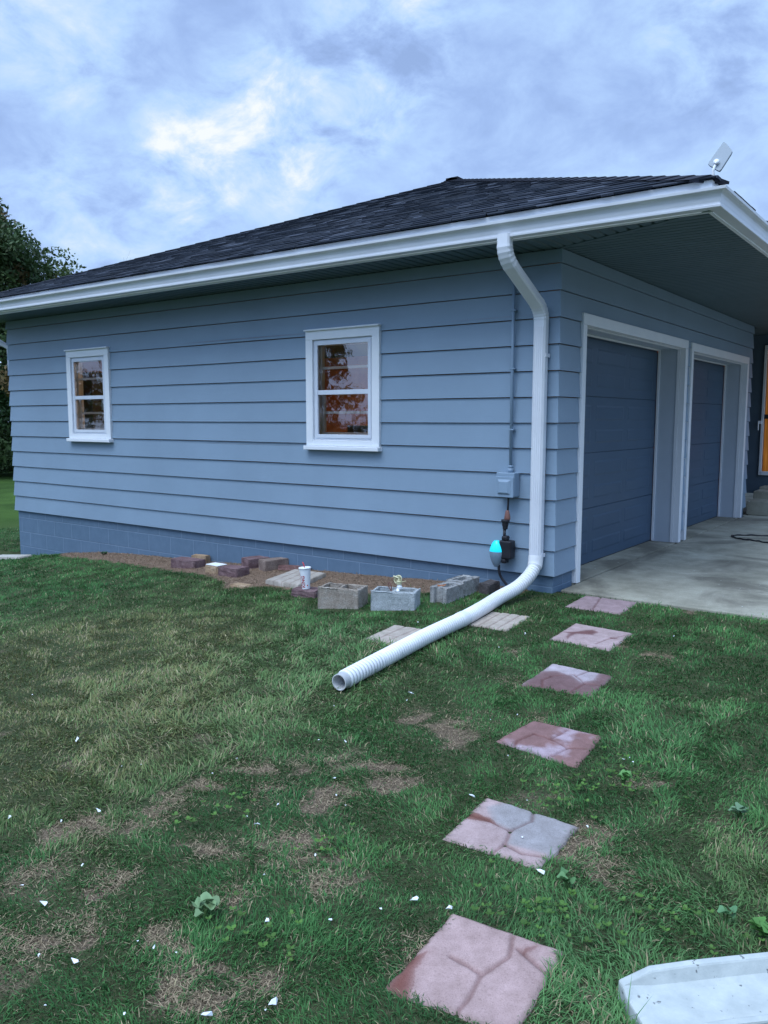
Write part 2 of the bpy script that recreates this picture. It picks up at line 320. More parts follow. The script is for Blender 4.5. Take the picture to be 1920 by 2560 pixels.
def soil(x, y):
    """0 = full grass, 1 = bare"""
    x = np.asarray(x, float); y = np.asarray(y, float)
    nx = x+.20*(fbm(x*6, y*6, 31)-.5)*2; ny = y+.20*(fbm(x*6, y*6, 37)-.5)*2
    s = np.zeros(np.shape(x))
    for a, b, r in PATCHW:
        d = np.hypot(nx-a, ny-b)/r; s = np.maximum(s, np.clip(1.15-d*1.15, 0, 1))
    # general thinning in the worn strip in front
    w = np.clip((fbm(x*3.6, y*3.6, 51, 4)-.55)*6, 0, 1)*np.clip((-y-1.8)/1.5, 0, 1)*np.clip((3.2-x), 0, 1)
    return np.clip(np.maximum(s, w*.42), 0, 1)
def bed(x, y):
    n = .09*(fbm(np.asarray(x)*6, np.asarray(y)*6, 71)-.5)*2
    return in_poly(np.asarray(x)+n, np.asarray(y)+n, BED)
gx = np.unique(np.concatenate([np.linspace(-140, -16, 50), np.arange(-16, -8, .25), np.arange(-8, 3.6, .045), np.arange(3.6, 8, .4), np.linspace(8, 90, 20)]))
gy = np.unique(np.concatenate([np.linspace(-90, -9, 24), np.arange(-9, -5.6, .3), np.arange(-5.6, .2, .045), np.arange(.2, 12, .5), np.linspace(12, 130, 40)]))
XX, YY = np.meshgrid(gx, gy, indexing='ij'); ZZ = gz(XX, YY)
so_ = soil(XX, YY); bd_ = bed(XX, YY)*1.
ZZ = ZZ+np.where(bd_ > 0, .02*fbm(XX*9, YY*9, 3), 0)-.012*so_
# keep the soil below the driveway slab and the garage floor
ZZ = np.where((XX > -8.2) & (YY > .13), np.minimum(ZZ, -.26), ZZ)
nxn, nyn = XX.shape
me = bpy.data.meshes.new('ground')
idx = np.arange(nxn*nyn).reshape(nxn, nyn)
fc = np.stack([idx[:-1, :-1], idx[1:, :-1], idx[1:, 1:], idx[:-1, 1:]], -1).reshape(-1, 4)
me.from_pydata(np.stack([XX, YY, ZZ], -1).reshape(-1, 3).tolist(), [], fc.tolist())
at = me.attributes.new('soil', 'FLOAT', 'POINT'); at.data.foreach_set('value', so_.reshape(-1).astype(np.float32))
at = me.attributes.new('bed', 'FLOAT', 'POINT'); at.data.foreach_set('value', bd_.reshape(-1).astype(np.float32))
me.polygons.foreach_set('use_smooth', [True]*len(me.polygons))
m_ground, t, p = material('ground_soil', .95, .08); v = texobj(t)
def attrf(t, n):
    a = t.nodes.new('ShaderNodeAttribute'); a.attribute_name = n; return a.outputs['Fac']
fine = noise(t, v, 130, 4, .75); midn = noise(t, v, 11, 5, .65)
under = mixc(t, ramp(t, fine, [(.35, (0, 0, 0)), (.65, (1, 1, 1))]), (.028, .045, .020), (.085, .115, .050))
under = mixc(t, ramp(t, midn, [(.4, (0, 0, 0)), (.7, (1, 1, 1))]), under, (.095, .10, .05))
bare = mixc(t, ramp(t, fine, [(.35, (0, 0, 0)), (.66, (1, 1, 1))]), (.06, .042, .028), (.34, .26, .18))
mulch = mixc(t, ramp(t, fine, [(.35, (0, 0, 0)), (.68, (1, 1, 1))]), (.13, .085, .06), (.44, .31, .22))
mulch = mixc(t, mth(t, 'MULTIPLY', midn, .6), mulch, (.28, .19, .135))
s_ = mth(t, 'MULTIPLY_ADD', mth(t, 'SUBTRACT', midn, .5), .9, attrf(t, 'soil'))
c = mixc(t, ramp(t, s_, [(.30, (0, 0, 0)), (.62, (1, 1, 1))]), under, bare); c = mixc(t, attrf(t, 'bed'), c, mulch)
# far lawn, mown
sx = t.nodes.new('ShaderNodeSeparateXYZ'); t.links.new(v, sx.inputs[0])
fy = t.nodes.new('ShaderNodeMapRange'); t.links.new(sx.outputs[0], fy.inputs[0]); fy.inputs[1].default_value = -9.5; fy.inputs[2].default_value = -13
farc = mixc(t, ramp(t, noise(t, v, .5, 6, .6), [(.35, (0, 0, 0)), (.65, (1, 1, 1))]), (.030, .062, .014), (.060, .115, .024))
c = mixc(t, fy.outputs[0], c, farc)
t.links.new(c, p.inputs['Base Color']); bump(t, p, mth(t, 'ADD', fine, noise(t, v, 40, 4, .7)), .9, .02)
g_ = obj('ground', me, m_ground); g_['kind'] = 'structure'
EXCL = [[(-8.3, .015), (0.03, .015), (0.03, .16), (9, .16), (9, 14), (-8.3, 14)]]
# ------------------------------------------------------------------ driveway
m_slab, t, p = material('driveway_concrete', .9, .15); v = texobj(t)
c = ramp(t, noise(t, v, 2.1, 7, .65), [(.3, (.21, .20, .155)), (.5, (.33, .315, .25)), (.72, (.45, .43, .35))])
stn = noise(t, v, .9, 5, .6, .8, (4, 2, 0)); c = mixc(t, ramp(t, stn, [(.50, (0, 0, 0)), (.62, (.75, .75, .75))]), c, (.14, .13, .105))
c = mixc(t, .5, c, mixc(t, 1., c, ramp(t, noise(t, v, 160, 3, .8), [(.3, (.55, .55, .55)), (.5, (1, 1, 1)), (.7, (1.3, 1.3, 1.3))]), 'MULTIPLY'))
c = mixc(t, ramp(t, noise(t, v, 34, 2, .5), [(.74, (0, 0, 0)), (.77, (1, 1, 1))]), c, (.6, .62, .6))
t.links.new(c, p.inputs['Base Color']); bump(t, p, noise(t, v, 120, 5, .7), .4, .004)
ZS = -.128
mb = MB(); mb.box((.024, .10, -.32), (7, 14, ZS)); mb.box((-3, 6.67, -.32), (.010, 14, ZS-.003)); o = mb.build('driveway', m_slab, bevel=.008); o['kind'] = 'structure'
mb = MB(); mb.box((-.30, .415, -.32), (.002, 6.5, ZS+.002)); o = mb.build('door_threshold_slab', m_slab, bevel=.006); o['kind'] = 'structure'
# ------------------------------------------------------------------ house
house = empty('house', (0, 0, 0), 'blue grey lap-sided garage with dark hip roof and white gutters', 'house')
E_ = .21; HT = 2.63; WL = -8.24; FR = 6.65
# openings (plane, u0,u1,z0,z1) ; side wall u=x, front wall u=y
W1 = (-2.673, -1.765, .997, 2.145); W2 = (-6.795, -5.902, 1.010, 2.152)
side_open = [(W1[0]+.02, W1[1]-.02, W1[2]+.02, W1[3]-.02), (W2[0]+.02, W2[1]-.02, W2[2]+.02, W2[3]-.02)]
front_open = [(.430, 3.388, -1, 2.155), (3.568, 6.352, -1, 2.148)]
O0, O1 = .018, .002
def off(zf): return O0+(O1-O0)*zf
def lap_wall(mb, u0, u1, openings, fn, end0, end1):
    """fn(u, off, z)->xyz ; end0/end1: +1 mitre outwards, 0 square"""
    i = 0
    while i*E_ < HT:
        z0, z1 = i*E_, min((i+1)*E_, HT); zs = sorted({z0, z1}|{z for o_ in openings for z in o_[2:] if z0 < z < z1})
        for a, b in zip(zs[:-1], zs[1:]):
            iv = [(u0, u1)]
            for (p0, p1, q0, q1) in openings:
                if q0 < (a+b)/2 < q1:
                    iv = [s_ for (s0, s1) in iv for s_ in ((s0, min(s1, p0)), (max(s0, p1), s1)) if s_[1]-s_[0] > .004]
            for s0, s1 in iv:
                n = max(1, int((s1-s0)/.6))
                for k in range(n):
                    ua = s0+(s1-s0)*k/n; ub = s0+(s1-s0)*(k+1)/n
                    def U(u, o_):
                        if abs(u-u0) < 1e-6: return u-o_*end0
                        if abs(u-u1) < 1e-6: return u+o_*end1
                        return u
                    oa, ob = off((a-z0)/E_), off((b-z0)/E_)
                    w = lambda u: 0.0022*(math.sin(u*1.9+i*2.1)+math.sin(u*.7+i))*(0 if min(abs(u-u0), abs(u-u1)) < 1e-6 else 1)
                    bt_ = b-.006 if b >= z1-1e-6 else b
                    mb.quad(fn(U(ua, oa), oa, a+w(ua)*.6), fn(U(ub, oa), oa, a+w(ub)*.6), fn(U(ub, ob), ob, bt_), fn(U(ua, ob), ob, bt_))
                    if a == z0: mb.quad(fn(U(ua, -.014), -.014, a+.001), fn(U(ub, -.014), -.014, a+.001), fn(U(ub, oa), oa, a+w(ub)*.6), fn(U(ua, oa), oa, a+w(ua)*.6))
        i += 1
mb = MB(); lap_wall(mb, WL, 0, side_open, lambda u, o_, z: (u, -o_, z), 1, 1)
lap_wall(mb, 0, FR, front_open, lambda u, o_, z: (o_, u, z), 1, 1)
lap_wall(mb, 0, 12, [], lambda u, o_, z: (WL-o_, u, z), 1, 0)
lap_wall(mb, -2.2, 0, [], lambda u, o_, z: (u, FR+o_, z), 0, 1)
mb.build('siding', m_siding, house)
def wall_with_holes(mb, plane, u0, u1, z0, z1, t0, t1, holes):
    """solid wall slabs (boxes) between t0..t1 around holes; plane 'y' wall runs along x"""
    us = sorted({u0, u1}|{h[0] for h in holes}|{h[1] for h in holes}); zs = sorted({z0, z1}|{min(max(h[k], z0), z1) for h in holes for k in (2, 3)})
    for a, b in zip(us[:-1], us[1:]):
        for c_, d in zip(zs[:-1], zs[1:]):
            um, zm = (a+b)/2, (c_+d)/2
            if any(h[0] < um < h[1] and h[2] < zm < h[3] for h in holes): continue
            if plane == 'y': mb.box((a, t0, c_), (b, t1, d))
            else: mb.box((t0, a, c_), (t1, b, d))
hs = [(o_[0]+.06, o_[1]-.06, o_[2]+.06, o_[3]-.06) for o_ in side_open]; hf = [(o_[0]+.02, o_[1]-.02, -1, o_[3]-.02) for o_ in front_open]
mb = MB(); wall_with_holes(mb, 'y', -8.1, -.12, .001, 2.62, .016, .11, hs); mb.build('wall_framing', m_wood, house)
mb = MB(); wall_with_holes(mb, 'x', .002, 6.6, .001, 2.62, -.114, -.016, hf)
mb.box((-8.2, .12, .001), (-8.1, 6.6, 2.62)); mb.box((-8.1, 6.4, .001), (-.12, 6.5, 2.62)); mb.build('interior_wall', m_wood, house)
mb = MB(); mb.box((-8.1, .115, -.2), (-.31, 6.4, -.12)); mb.box((-8.1, .115, 2.5), (-.31, 6.4, 2.58)); mb.build('interior_floor', m_int, house)
# things inside seen dimly through the panes
mb = MB(); mb.box((-4.6, 3.0, -.12), (-3.2, 3.5, 1.20)); mb.build('storage_shelf', m_int, house); MB().box((-8.09, .8, -.12), (-7.5, 3.6, 1.95)).build('added_dark_cabinet', m_int, house)  # the cabinet is added to darken the view through the left window
# foundation
for a, b in (((WL+.03, .014, -1.1), (-.012, .2, -.0005)), ((-.21, .202, -1.1), (-.012, .408, -.0005)), ((-.21, 3.409, -1.1), (-.012, 3.546, -.0005)), ((-.21, 6.374, -1.1), (-.012, FR-.02, -.0005)), ((WL+.03, .202, -1.2), (WL+.2, 12, -.0005))):
    MB().box(a, b).build('foundation', m_found, house)
# soffits: pleated vinyl panels with narrow V grooves
def groove_prof(a, b, pitch, g=.020, d=.016):
    pts = []; x = a
    while x < b-1e-6:
        e = min(x+pitch, b); pts += [(x, d), (min(x+g, e), 0), (max(e-g*.4, x+g), 0)]; x = e
    pts.append((b, d)); return pts
EX, EY, EN = 1.26, -.50, -8.76
mb = MB()
pr = groove_prof(EN, EX, .10)
for (x0, d0), (x1, d1) in zip(pr[:-1], pr[1:]):
    ya = min(0.02, EY*max(x0, 0)/EX+.0) if x0 > 0 else .02; yb = EY*max(x1, 0)/EX if x1 > 0 else .02
    mb.quad((x0, EY, HT+d0), (x1, EY, HT+d1), (x1, yb, HT+d1), (x0, ya, HT+d0))
pr = groove_prof(EY, 13, .088)
for (y0, d0), (y1, d1) in zip(pr[:-1], pr[1:]):
    xa = EX*y0/EY if y0 < 0 else -.02; xb = EX*y1/EY if y1 < 0 else -.02
    if y0 > FR+.3: xa = xb = -3
    mb.quad((xa, y0, HT+d0), (EX, y0, HT+d0), (EX, y1, HT+d1), (xb, y1, HT+d1))
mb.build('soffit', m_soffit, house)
mb = MB(); L_ = 1.356; dx, dy = EX/L_, EY/L_; mb.box((0, -.022, -.004), (L_, .022, .004), Matrix.Translation((0, 0, HT)) @ Matrix.Rotation(math.atan2(EY, EX), 4, 'Z')); mb.build('soffit_divider', m_soffit, house)
# fascia
mb = MB(); mb.box((EN, EY, HT-.01), (EX, EY+.02, 2.822)); mb.box((EX-.02, EY+.02, HT-.01), (EX, 13, 2.822)); mb.build('fascia', m_white, house)
# K-style gutter swept round the corner
def kprof(d):  # (outward, height) closed thin shell
    o_ = [(0, .0), (.074, .0), (.078, .003), (.079, .016), (.071, .020), (.070, .032), (.073, .045), (.075, .064), (.080, .080), (.090, .093), (.099, .098), (.112, .101), (.114, .118), (.105, .121)]
    i_ = [(.101, .114), (.104, .108), (.090, .100), (.076, .088), (.069, .064), (.064, .040), (.064, .005), (.003, .005)]
    return o_+i_
mb = MB(); prof = kprof(0); n = len(prof)
def gutter_pt(o_, h, k):   # k: 0 left end, 1 corner, 2 far end
    if k == 0: return (EN, EY-o_-.001, HT+.022+h)
    if k == 1: return (EX+o_+.001, EY-o_-.001, HT-.001+h)
    return (EX+o_+.001, 13, HT+.012+h)
vs = [gutter_pt(o_, h, k) for k in range(3) for o_, h in prof]; fs = []
for k in range(2):
    for j in range(n):
        j2 = (j+1) % n; fs.append((k*n+j, k*n+j2, (k+1)*n+j2, (k+1)*n+j))
fs.append(tuple(range(n))); mb.add(vs, fs); mb.build('gutter', m_gutter, house)
# roof
ZE, AX, AY, AZ = 2.828, -3.75, 4.5, 4.80
RX1, RX0, RY0 = EX+.03, EN-.03, EY-.03
def roof_plane(eave0, eave1, ap0, ap1, rows, seed):
    """courses of laminated shingles stepping up from eave line to apex line"""
    rr = random.Random(seed); v_ = []; f_ = []; cols = []
    e0, e1, a0, a1 = map(Vector, (eave0, eave1, ap0, ap1)); nrm = (e1-e0).cross(a0-e0).normalized()
    if nrm.z < 0: nrm = -nrm
    for r_ in range(rows):
        s0, s1 = r_/rows, (r_+1.04)/rows; A0 = e0.lerp(a0, s0); A1 = e1.lerp(a1, s0); B0 = e0.lerp(a0, min(s1, 1)); B1 = e1.lerp(a1, min(s1, 1))
        L = (A1-A0).length
        if L < .05: break
        u = 0
        while u < L:
            w = rr.choice([.09, .12, .16, .2, .26]); u2 = min(u+w, L); raised = rr.random() < .55
            h = .011 if raised else .005; k = rr.uniform(.6, 1.5)*(1.15 if raised else .8); base_ = Vector((.020, .025, .033))*k
            if rr.random() < .22: base_ = Vector((.045, .052, .064))*rr.uniform(.7, 1.4)
            dn_ = (.012 if raised else 0)*rr.uniform(.6, 1.2)
            q = [A0.lerp(A1, u/L), A0.lerp(A1, u2/L), B0.lerp(B1, u2/L), B0.lerp(B1, u/L)]
            down = (A0-B0).normalized()*dn_
            b = len(v_)
            v_ += [q[0]+down+nrm*h, q[1]+down+nrm*h, q[2]+nrm*.001, q[3]+nrm*.001, q[0]+down-nrm*.004, q[1]+down-nrm*.004]
            f_ += [(b, b+1, b+2, b+3), (b+4, b+5, b+1, b), (b, b+3, b+4), (b+1, b+5, b+2)]
            cols += [base_]*4
            u = u2
    return v_, f_, cols
sl = roof_plane((RX0, RY0, ZE), (RX1, RY0, ZE), (AX, AY, AZ), (AX, AY, AZ), 38, 1)
fr_ = roof_plane((RX1, RY0, ZE), (RX1, 13.2, ZE), (AX, AY, AZ), (AX, 9, AZ), 30, 2)
v_ = []; f_ = []; cc = []
for part in (sl, fr_):
    b = len(v_); v_ += part[0]; f_ += [tuple(i+b for i in f) for f in part[1]]; cc += part[2]
b = len(v_); v_ += [(RX0, RY0, ZE), (AX, AY, AZ), (AX, 9, AZ), (RX0, 13.2, ZE), (RX1, 13.2, ZE)]; f_ += [(b, b+1, b+2, b+3), (b+3, b+2, b+4)]; cc += [Vector((.03, .03, .04))]*2
me = bpy.data.meshes.new('roof'); me.from_pydata([tuple(x) for x in v_], [], f_)
ca = me.color_attributes.new('Col', 'FLOAT_COLOR', 'CORNER'); arr = []
for pol, c in zip(me.polygons, cc): arr += [c[0], c[1], c[2], 1]*pol.loop_total
ca.data.foreach_set('color', arr); roof = obj('roof', me, m_shingle, house)
def solidcol(me, c):
    ca = me.color_attributes.new('Col', 'FLOAT_COLOR', 'CORNER'); ca.data.foreach_set('color', list((*c, 1))*len(me.loops))
# hip and ridge caps
mb = MB()
def caps_line(p0, p1, n_):
    p0, p1 = Vector(p0), Vector(p1)
    for k in range(n_):
        a = p0.lerp(p1, k/n_); b = p0.lerp(p1, (k+1.15)/n_); d = (b-a).normalized(); s = d.cross(Vector((0, 0, 1))).normalized()*.14; up = s.cross(d).normalized()
        if up.z < 0: up = -up
        h = .008
        mb.add([a-s-up*.03+up*h, a+up*(h+.006), a+s-up*.03+up*h, b-s-up*.036+up*.004, b+up*.006, b+s-up*.036+up*.004, a-s-up*.04, a+s-up*.04], [(0, 1, 4, 3), (1, 2, 5, 4), (6, 7, 2, 1, 0)])
caps_line((RX0, RY0, ZE), (AX, AY, AZ), 34); caps_line((RX1-.05, RY0+.05, ZE+.02), (AX, AY, AZ), 34); caps_line((AX, AY-.1, AZ), (AX, 9, AZ), 20)
mb.box((AX-.10, AY-.10, AZ-.04), (AX+.10, AY+.12, AZ+.012))
me = mb.mesh('hip_cap'); solidcol(me, (.028, .03, .038)); obj('hip_cap', me, m_shingle, roof)
# ---- windows
def window(W_, sticker=False):
    x0, x1, z0, z1 = W_; cw = .088
    mb = MB(); yf = -.040
    mb.box((x0, yf, z1-cw), (x1, .004, z1)); mb.box((x0, yf, z0+.03), (x0+cw, .004, z1-cw)); mb.box((x1-cw, yf, z0+.03), (x1, .004, z1-cw)); mb.box((x0+cw, yf, z0+.03), (x1-cw, .004, z0+cw))
    mb.box((x0-.008, yf-.022, z1-.002), (x1+.008, 0, z1+.014))
    win = mb.build('window', m_white, house, bevel=.004)
    mb = MB(); mb.box((x0-.012, yf-.035, z0-.012), (x1+.012, .0, z0+.028)); mb.build('window_sill', m_white, win, bevel=.006)
    # storm frame
    a0, a1, b0, b1 = x0+cw+.002, x1-cw-.002, z0+cw+.002, z1-cw-.002; zm = b0+(b1-b0)*.475
    mb = MB(); s = .052
    for k, (i0, i1, y0, y1) in enumerate(((0, .016, -.018, .02), (.016, s, -.026, .012))):
        mb.box((a0+i0, y0, b1-i1), (a1-i0, y1, b1-i0)); mb.box((a0+i0, y0, b0+i0), (a1-i0, y1, b0+i1)); mb.box((a0+i0, y0, b0+i1), (a0+i1, y1, b1-i1)); mb.box((a1-i1, y0, b0+i1), (a1-i0, y1, b1-i1))
    mb.box((a0+s, -.022, zm-.022), (a1-s, .008, zm+.022)); mb.build('window_frame', m_vinyl, win, bevel=.002)
    # reveal
    r0, r1, q0, q1 = a0+.02, a1-.02, b0+.02, b1-.02
    mb = MB(); mb.quad((r0, .013, q0), (r0, .125, q0), (r0, .125, q1), (r0, .013, q1)); mb.quad((r1, .013, q0), (r1, .125, q0), (r1, .125, q1), (r1, .013, q1)); mb.quad((r0, .013, q0), (r1, .013, q0), (r1, .125, q0), (r0, .125, q0)); mb.quad((r0, .013, q1), (r1, .013, q1), (r1, .125, q1), (r0, .125, q1))
    mb.build('window_reveal', m_vinyl, win)
    for nm, zb, zt, ys in (('upper', zm-.02, b1-.03, .030), ('lower', b0+.03, zm+.02, .066)):
        mb = MB(); f = .042; y0, y1 = ys, ys+.03
        mb.box((r0, y0, zb), (r0+f, y1, zt)); mb.box((r1-f, y0, zb), (r1, y1, zt)); mb.box((r0+f, y0, zb), (r1-f, y1, zb+f)); mb.box((r0+f, y0, zt-f*.6), (r1-f, y1, zt)); zc = (zb+zt)/2+.01
        mb.box((r0+f, y0+.006, zc-.013), (r1-f, y1-.006, zc+.013)); mb.build('sash', m_white, win, bevel=.003)
    for zb, zt, yy in ((b0+s, zm-.022, -.008), (zm+.022, b1-s, -.014)):
        MB().quad((a0+s-.004, yy, zb-.004), (a1-s+.004, yy, zb-.004), (a1-s+.004, yy, zt+.004), (a0+s-.004, yy, zt+.004)).build('pane', m_glass, win)
    if sticker:
        MB().box((a1-.19, .040, zm-.16), (a1-.07, .043, zm-.03)).build('sticker', m_sticker, win)
    return win
w1 = window(W1); w2 = window(W2, True)
# ---- garage doors
def garage_door(y0, y1, ztop, oy0, oy1, name_label=None):
    """y0..y1 clear opening, oy0..oy1 outside of the casing"""
    xd = -.285; g = MB(); zb = ZS+.006; n = 4; g.box((xd-.05, y0-.025, zb), (xd-.012, y1+.025, ztop+.01)); H = ztop-.03-zb; sh = H/n
    for k in range(n):
        a = zb+k*sh+.003; b = zb+(k+1)*sh-.001
        g.box((xd-.04, y0-.02, a), (xd, y1+.02, b))
        cols = 3; wd = (y1-y0-.16)/cols
        for c_ in range(cols):
            ya = y0+.08+c_*wd+.06; yb = ya+wd-.12
            for za, zc in ((a+.09, a+.22), (a+.31, b-.08)):
                if zc-za < .04: continue
                g.add([(xd, ya, za), (xd, yb, za), (xd, yb, zc), (xd, ya, zc), (xd+.004, ya+.02, za+.018), (xd+.004, yb-.02, za+.018), (xd+.004, yb-.02, zc-.018), (xd+.004, ya+.02, zc-.018)], [(0, 1, 5, 4), (1, 2, 6, 5), (2, 3, 7, 6), (3, 0, 4, 7), (4, 5, 6, 7)])
    d = g.build('garage_door', m_door, house, bevel=.004)
    mb = MB(); mb.box((xd-.03, y0-.01, zb-.004), (xd-.002, y1+.01, zb+.012)); mb.build('weather_seal', m_black, d)
    # jambs and head liner
    j = MB(); j.box((xd+.012, y0-.03, ZS+.002), (-.03, y0, ztop+.0)); j.box((xd+.012, y1, ZS+.002), (-.03, y1+.03, ztop)); j.box((xd+.012, y0-.03, ztop), (-.03, y1+.03, ztop+.02)); j.build('door_jamb', m_jamb, house)
    # white stops beside the door and the outside bead
    s = MB()
    for xa, xb, th in ((xd+.008, xd+.034, .016), (-.062, -.028, .010)):
        s.box((xa, y0, ZS+.004), (xb, y0+th, ztop-.0)); s.box((xa, y1-th, ZS+.004), (xb, y1, ztop)); s.box((xa, y0+th, ztop-th), (xb, y1-th, ztop-.001))
    s.build('door_stop', m_white, house, bevel=.002)
    c_ = MB(); c_.box((-.028, oy0, ZS+.003), (.032, y0, ztop)); c_.box((-.028, y1, ZS+.003), (.032, oy1, ztop)); c_.box((-.028, oy0, ztop), (.032, oy1, ztop+.095)); c_.build('door_casing', m_white, house, bevel=.004)
garage_door(.49, 3.315, 2.078, .412, 3.405)
garage_door(3.63, 6.28, 2.070, 3.550, 6.37)
# ---- downspout
def rsec(w, d, n=0): r_ = .012; return [(-w/2+r_, -d/2), (w/2-r_, -d/2), (w/2, -d/2+r_), (w/2, d/2-r_), (w/2-r_, d/2), (-w/2+r_, d/2), (-w/2, d/2-r_), (-w/2, -d/2+r_)]
pts = [(-.205, -.555, 2.66), (-.205, -.555, 2.60)]
def arc(p0, p1, p2, n_):   # quadratic bend
    p0, p1, p2 = map(Vector, (p0, p1, p2)); return [((1-t_)**2*p0+2*t_*(1-t_)*p1+t_*t_*p2) for t_ in [i/n_ for i in range(n_+1)]]
b1_ = arc((-.205, -.555, 2.585), (-.205, -.555, 2.50), (-.187, -.47, 2.43), 10); b2_ = arc((-.135, -.15, 2.205), (-.125, -.072, 2.15), (-.125, -.072, 2.07), 10)
mid = [Vector(b1_[-1]).lerp(b2_[0], k/8) for k in range(1, 8)]
path = [Vector(p_) for p_ in pts]+b1_+mid+b2_+[Vector((-.125, -.072, z)) for z in (2.03, 1.6, 1.2, .8, .4, .2, .13)]
secs = []
for i, p_ in enumerate(path):
    w, d = .104, .078
    if 2 <= i <= 12 or 20 <= i <= 30: k = 1.03+.022*(1 if i % 2 else -1); w *= k; d *= k
    secs.append(rsec(w, d))
mb = MB(); mb.sweep(path, secs, (0, 1, 0)); ds = mb.build('downspout', m_gutter, house)
mb = MB()
for k in range(-2, 3): mb.box((-.125+k*.018-.002, -.115, .16), (-.125+k*.018+.002, -.110, 2.02))
mb.build('downspout_rib', m_gutter, ds)
for z in (1.78, .16): MB().box((-.072, -.095, z), (-.066, -.02, z+.03)).build('downspout_strap', m_gutter, ds)
# far-left downspout offset under the eave
mb = MB(); mb.sweep([(-9.5, .0, 2.66), (-8.60, .02, 2.40), (-8.30, .05, 2.28), (-8.29, .05, 1.9)], [rsec(.07, .06)]*4, (0, 1, 0)); mb.build('rear_downspout', m_gutter, house)
# ---- recessed entry beyond the garage
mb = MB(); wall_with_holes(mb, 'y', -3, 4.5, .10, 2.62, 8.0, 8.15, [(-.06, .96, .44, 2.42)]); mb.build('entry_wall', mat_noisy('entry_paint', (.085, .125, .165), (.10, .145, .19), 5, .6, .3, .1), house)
mb = MB()
for a, b in (((-.10, 7.96, .40), (-.06, 8.0, 2.46)), ((.96, 7.96, .40), (1.0, 8.0, 2.46)), ((-.06, 7.96, 2.39), (.96, 8.0, 2.46)), ((-.06, 7.95, .40), (.96, 8.0, .46))): mb.box(a, b)
ed = mb.build('entry_door', m_white, house, bevel=.004)
mb = MB(); mb.box((-.06, 7.97, 1.30), (.94, 8.02, 1.37));  mb.build('door_rail', m_black, ed)
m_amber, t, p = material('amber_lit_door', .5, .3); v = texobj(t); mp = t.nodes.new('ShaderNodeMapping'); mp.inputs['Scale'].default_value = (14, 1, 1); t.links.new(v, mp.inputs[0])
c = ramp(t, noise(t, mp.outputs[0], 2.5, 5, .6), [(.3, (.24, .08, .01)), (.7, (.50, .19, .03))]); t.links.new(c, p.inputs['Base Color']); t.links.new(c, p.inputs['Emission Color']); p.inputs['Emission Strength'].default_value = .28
MB().box((-.06, 8.05, .46), (.96, 8.09, 2.39)).build('inner_door', m_amber, ed)
mb = MB(); mb.box((-.14, 7.93, 1.22), (-.09, 7.96, 1.27)); mb.tube([(-.125, 7.90, 1.12), (-.125, 7.90, 1.25)], .010, 8); mb.build('door_handle', m_white, ed)
steps = MB()
for (x0, y0, z0, x1, y1, z1) in ((.0, 6.78, ZS+.001, 2.6, 7.2, .085), (.0, 7.2, ZS+.001, 2.6, 7.6, .20), (.0, 7.6, ZS+.001, 2.6, 7.995, .24)): steps.box((x0, y0, z0), (x1, y1, z1))
st = steps.build('entry_steps', m_slab, bevel=.012); tag(st, 'pale concrete entry steps below the amber-lit door at right', 'steps')
# interior ceiling lamp (the panes glow brown from it)
lm = bpy.data.materials.new('lamp_glow'); lm.use_nodes = True; p = lm.node_tree.nodes['Principled BSDF']; p.inputs['Emission Color'].default_value = (1, .62, .32, 1); p.inputs['Emission Strength'].default_value = 85
il = MB().box((-4.6, 3.6, 2.44), (-3.4, 3.9, 2.49)).build('ceiling_lamp', lm); tag(il, 'lit warm ceiling lamp inside the garage behind the windows', 'lamp')
# ------------------------------------------------------------------ electrical box, conduit
eb = empty('electrical_box', (-.40, 0, .645), 'grey painted outlet box with conduit mounted on the side wall', 'electrical box')
def inE(o_): return o_
mb = MB(); mb.box((-.085, -.115, 0), (.085, -.017, .20)); box = mb.build('box', m_siding, eb, bevel=.006)
mb = MB(); mb.box((-.083, -.128, -.004), (.083, -.116, .168))
mb.add([(-.062, -.129, .02), (.058, -.129, .02), (.058, -.129, .145), (-.062, -.129, .145), (-.045, -.142, .035), (.036, -.142, .035), (.036, -.142, .125), (-.045, -.142, .125)], [(0, 1, 5, 4), (1, 2, 6, 5), (2, 3, 7, 6), (3, 0, 4, 7), (4, 5, 6, 7)])
mb.build('cover', m_siding, eb, bevel=.003)
mb = MB(); mb.tube([(.012, -.045, .20), (.012, -.045, 1.98)], .0135, 12); mb.tube([(.012, -.045, .20), (.012, -.045, .235)], .024, 12); mb.tube([(.012, -.045, .235), (.012, -.045, .26)], .018, 12); mb.build('conduit', m_siding, eb, smooth=True)
for z in (.55, 1.05, 1.52): MB().box((-.010, -.060, z), (.038, -.014, z+.012)).build('conduit_strap', m_siding, eb, bevel=.002)
# surge protector hanging on its cord
sp_ = empty('surge_protector', (-.40, -.09, .15), 'black inline surge protector with glowing cyan top and grey shell, hanging below the outlet box', 'surge protector')
def T(p_): return tuple(Vector(p_)-Vector((-.40, -.09, .15)))
for seg, rr_ in ((smooth_path([(-.378, -.09, .65), (-.381, -.09, .58), (-.385, -.09, .50)], 5), .0085), ([(-.404, -.10, .37), (-.407, -.10, .27)], .0125), (smooth_path([(-.452, -.10, .06), (-.448, -.10, .0), (-.43, -.09, -.05), (-.37, -.08, -.12), (-.30, -.09, -.17)], 6), .0115)):
    MB().tube([T(q) for q in seg], rr_, 10).build('cord', m_black, sp_, smooth=True)
mb = MB(); mb.lathe([(0, .525), (.012, .525), (.017, .515), (.026, .47), (.028, .455), (.020, .435), (0, .435)], 14, Matrix.Translation((.014, 0, -.145)), .8); mb.build('plug', m_brownplug, sp_, smooth=True)
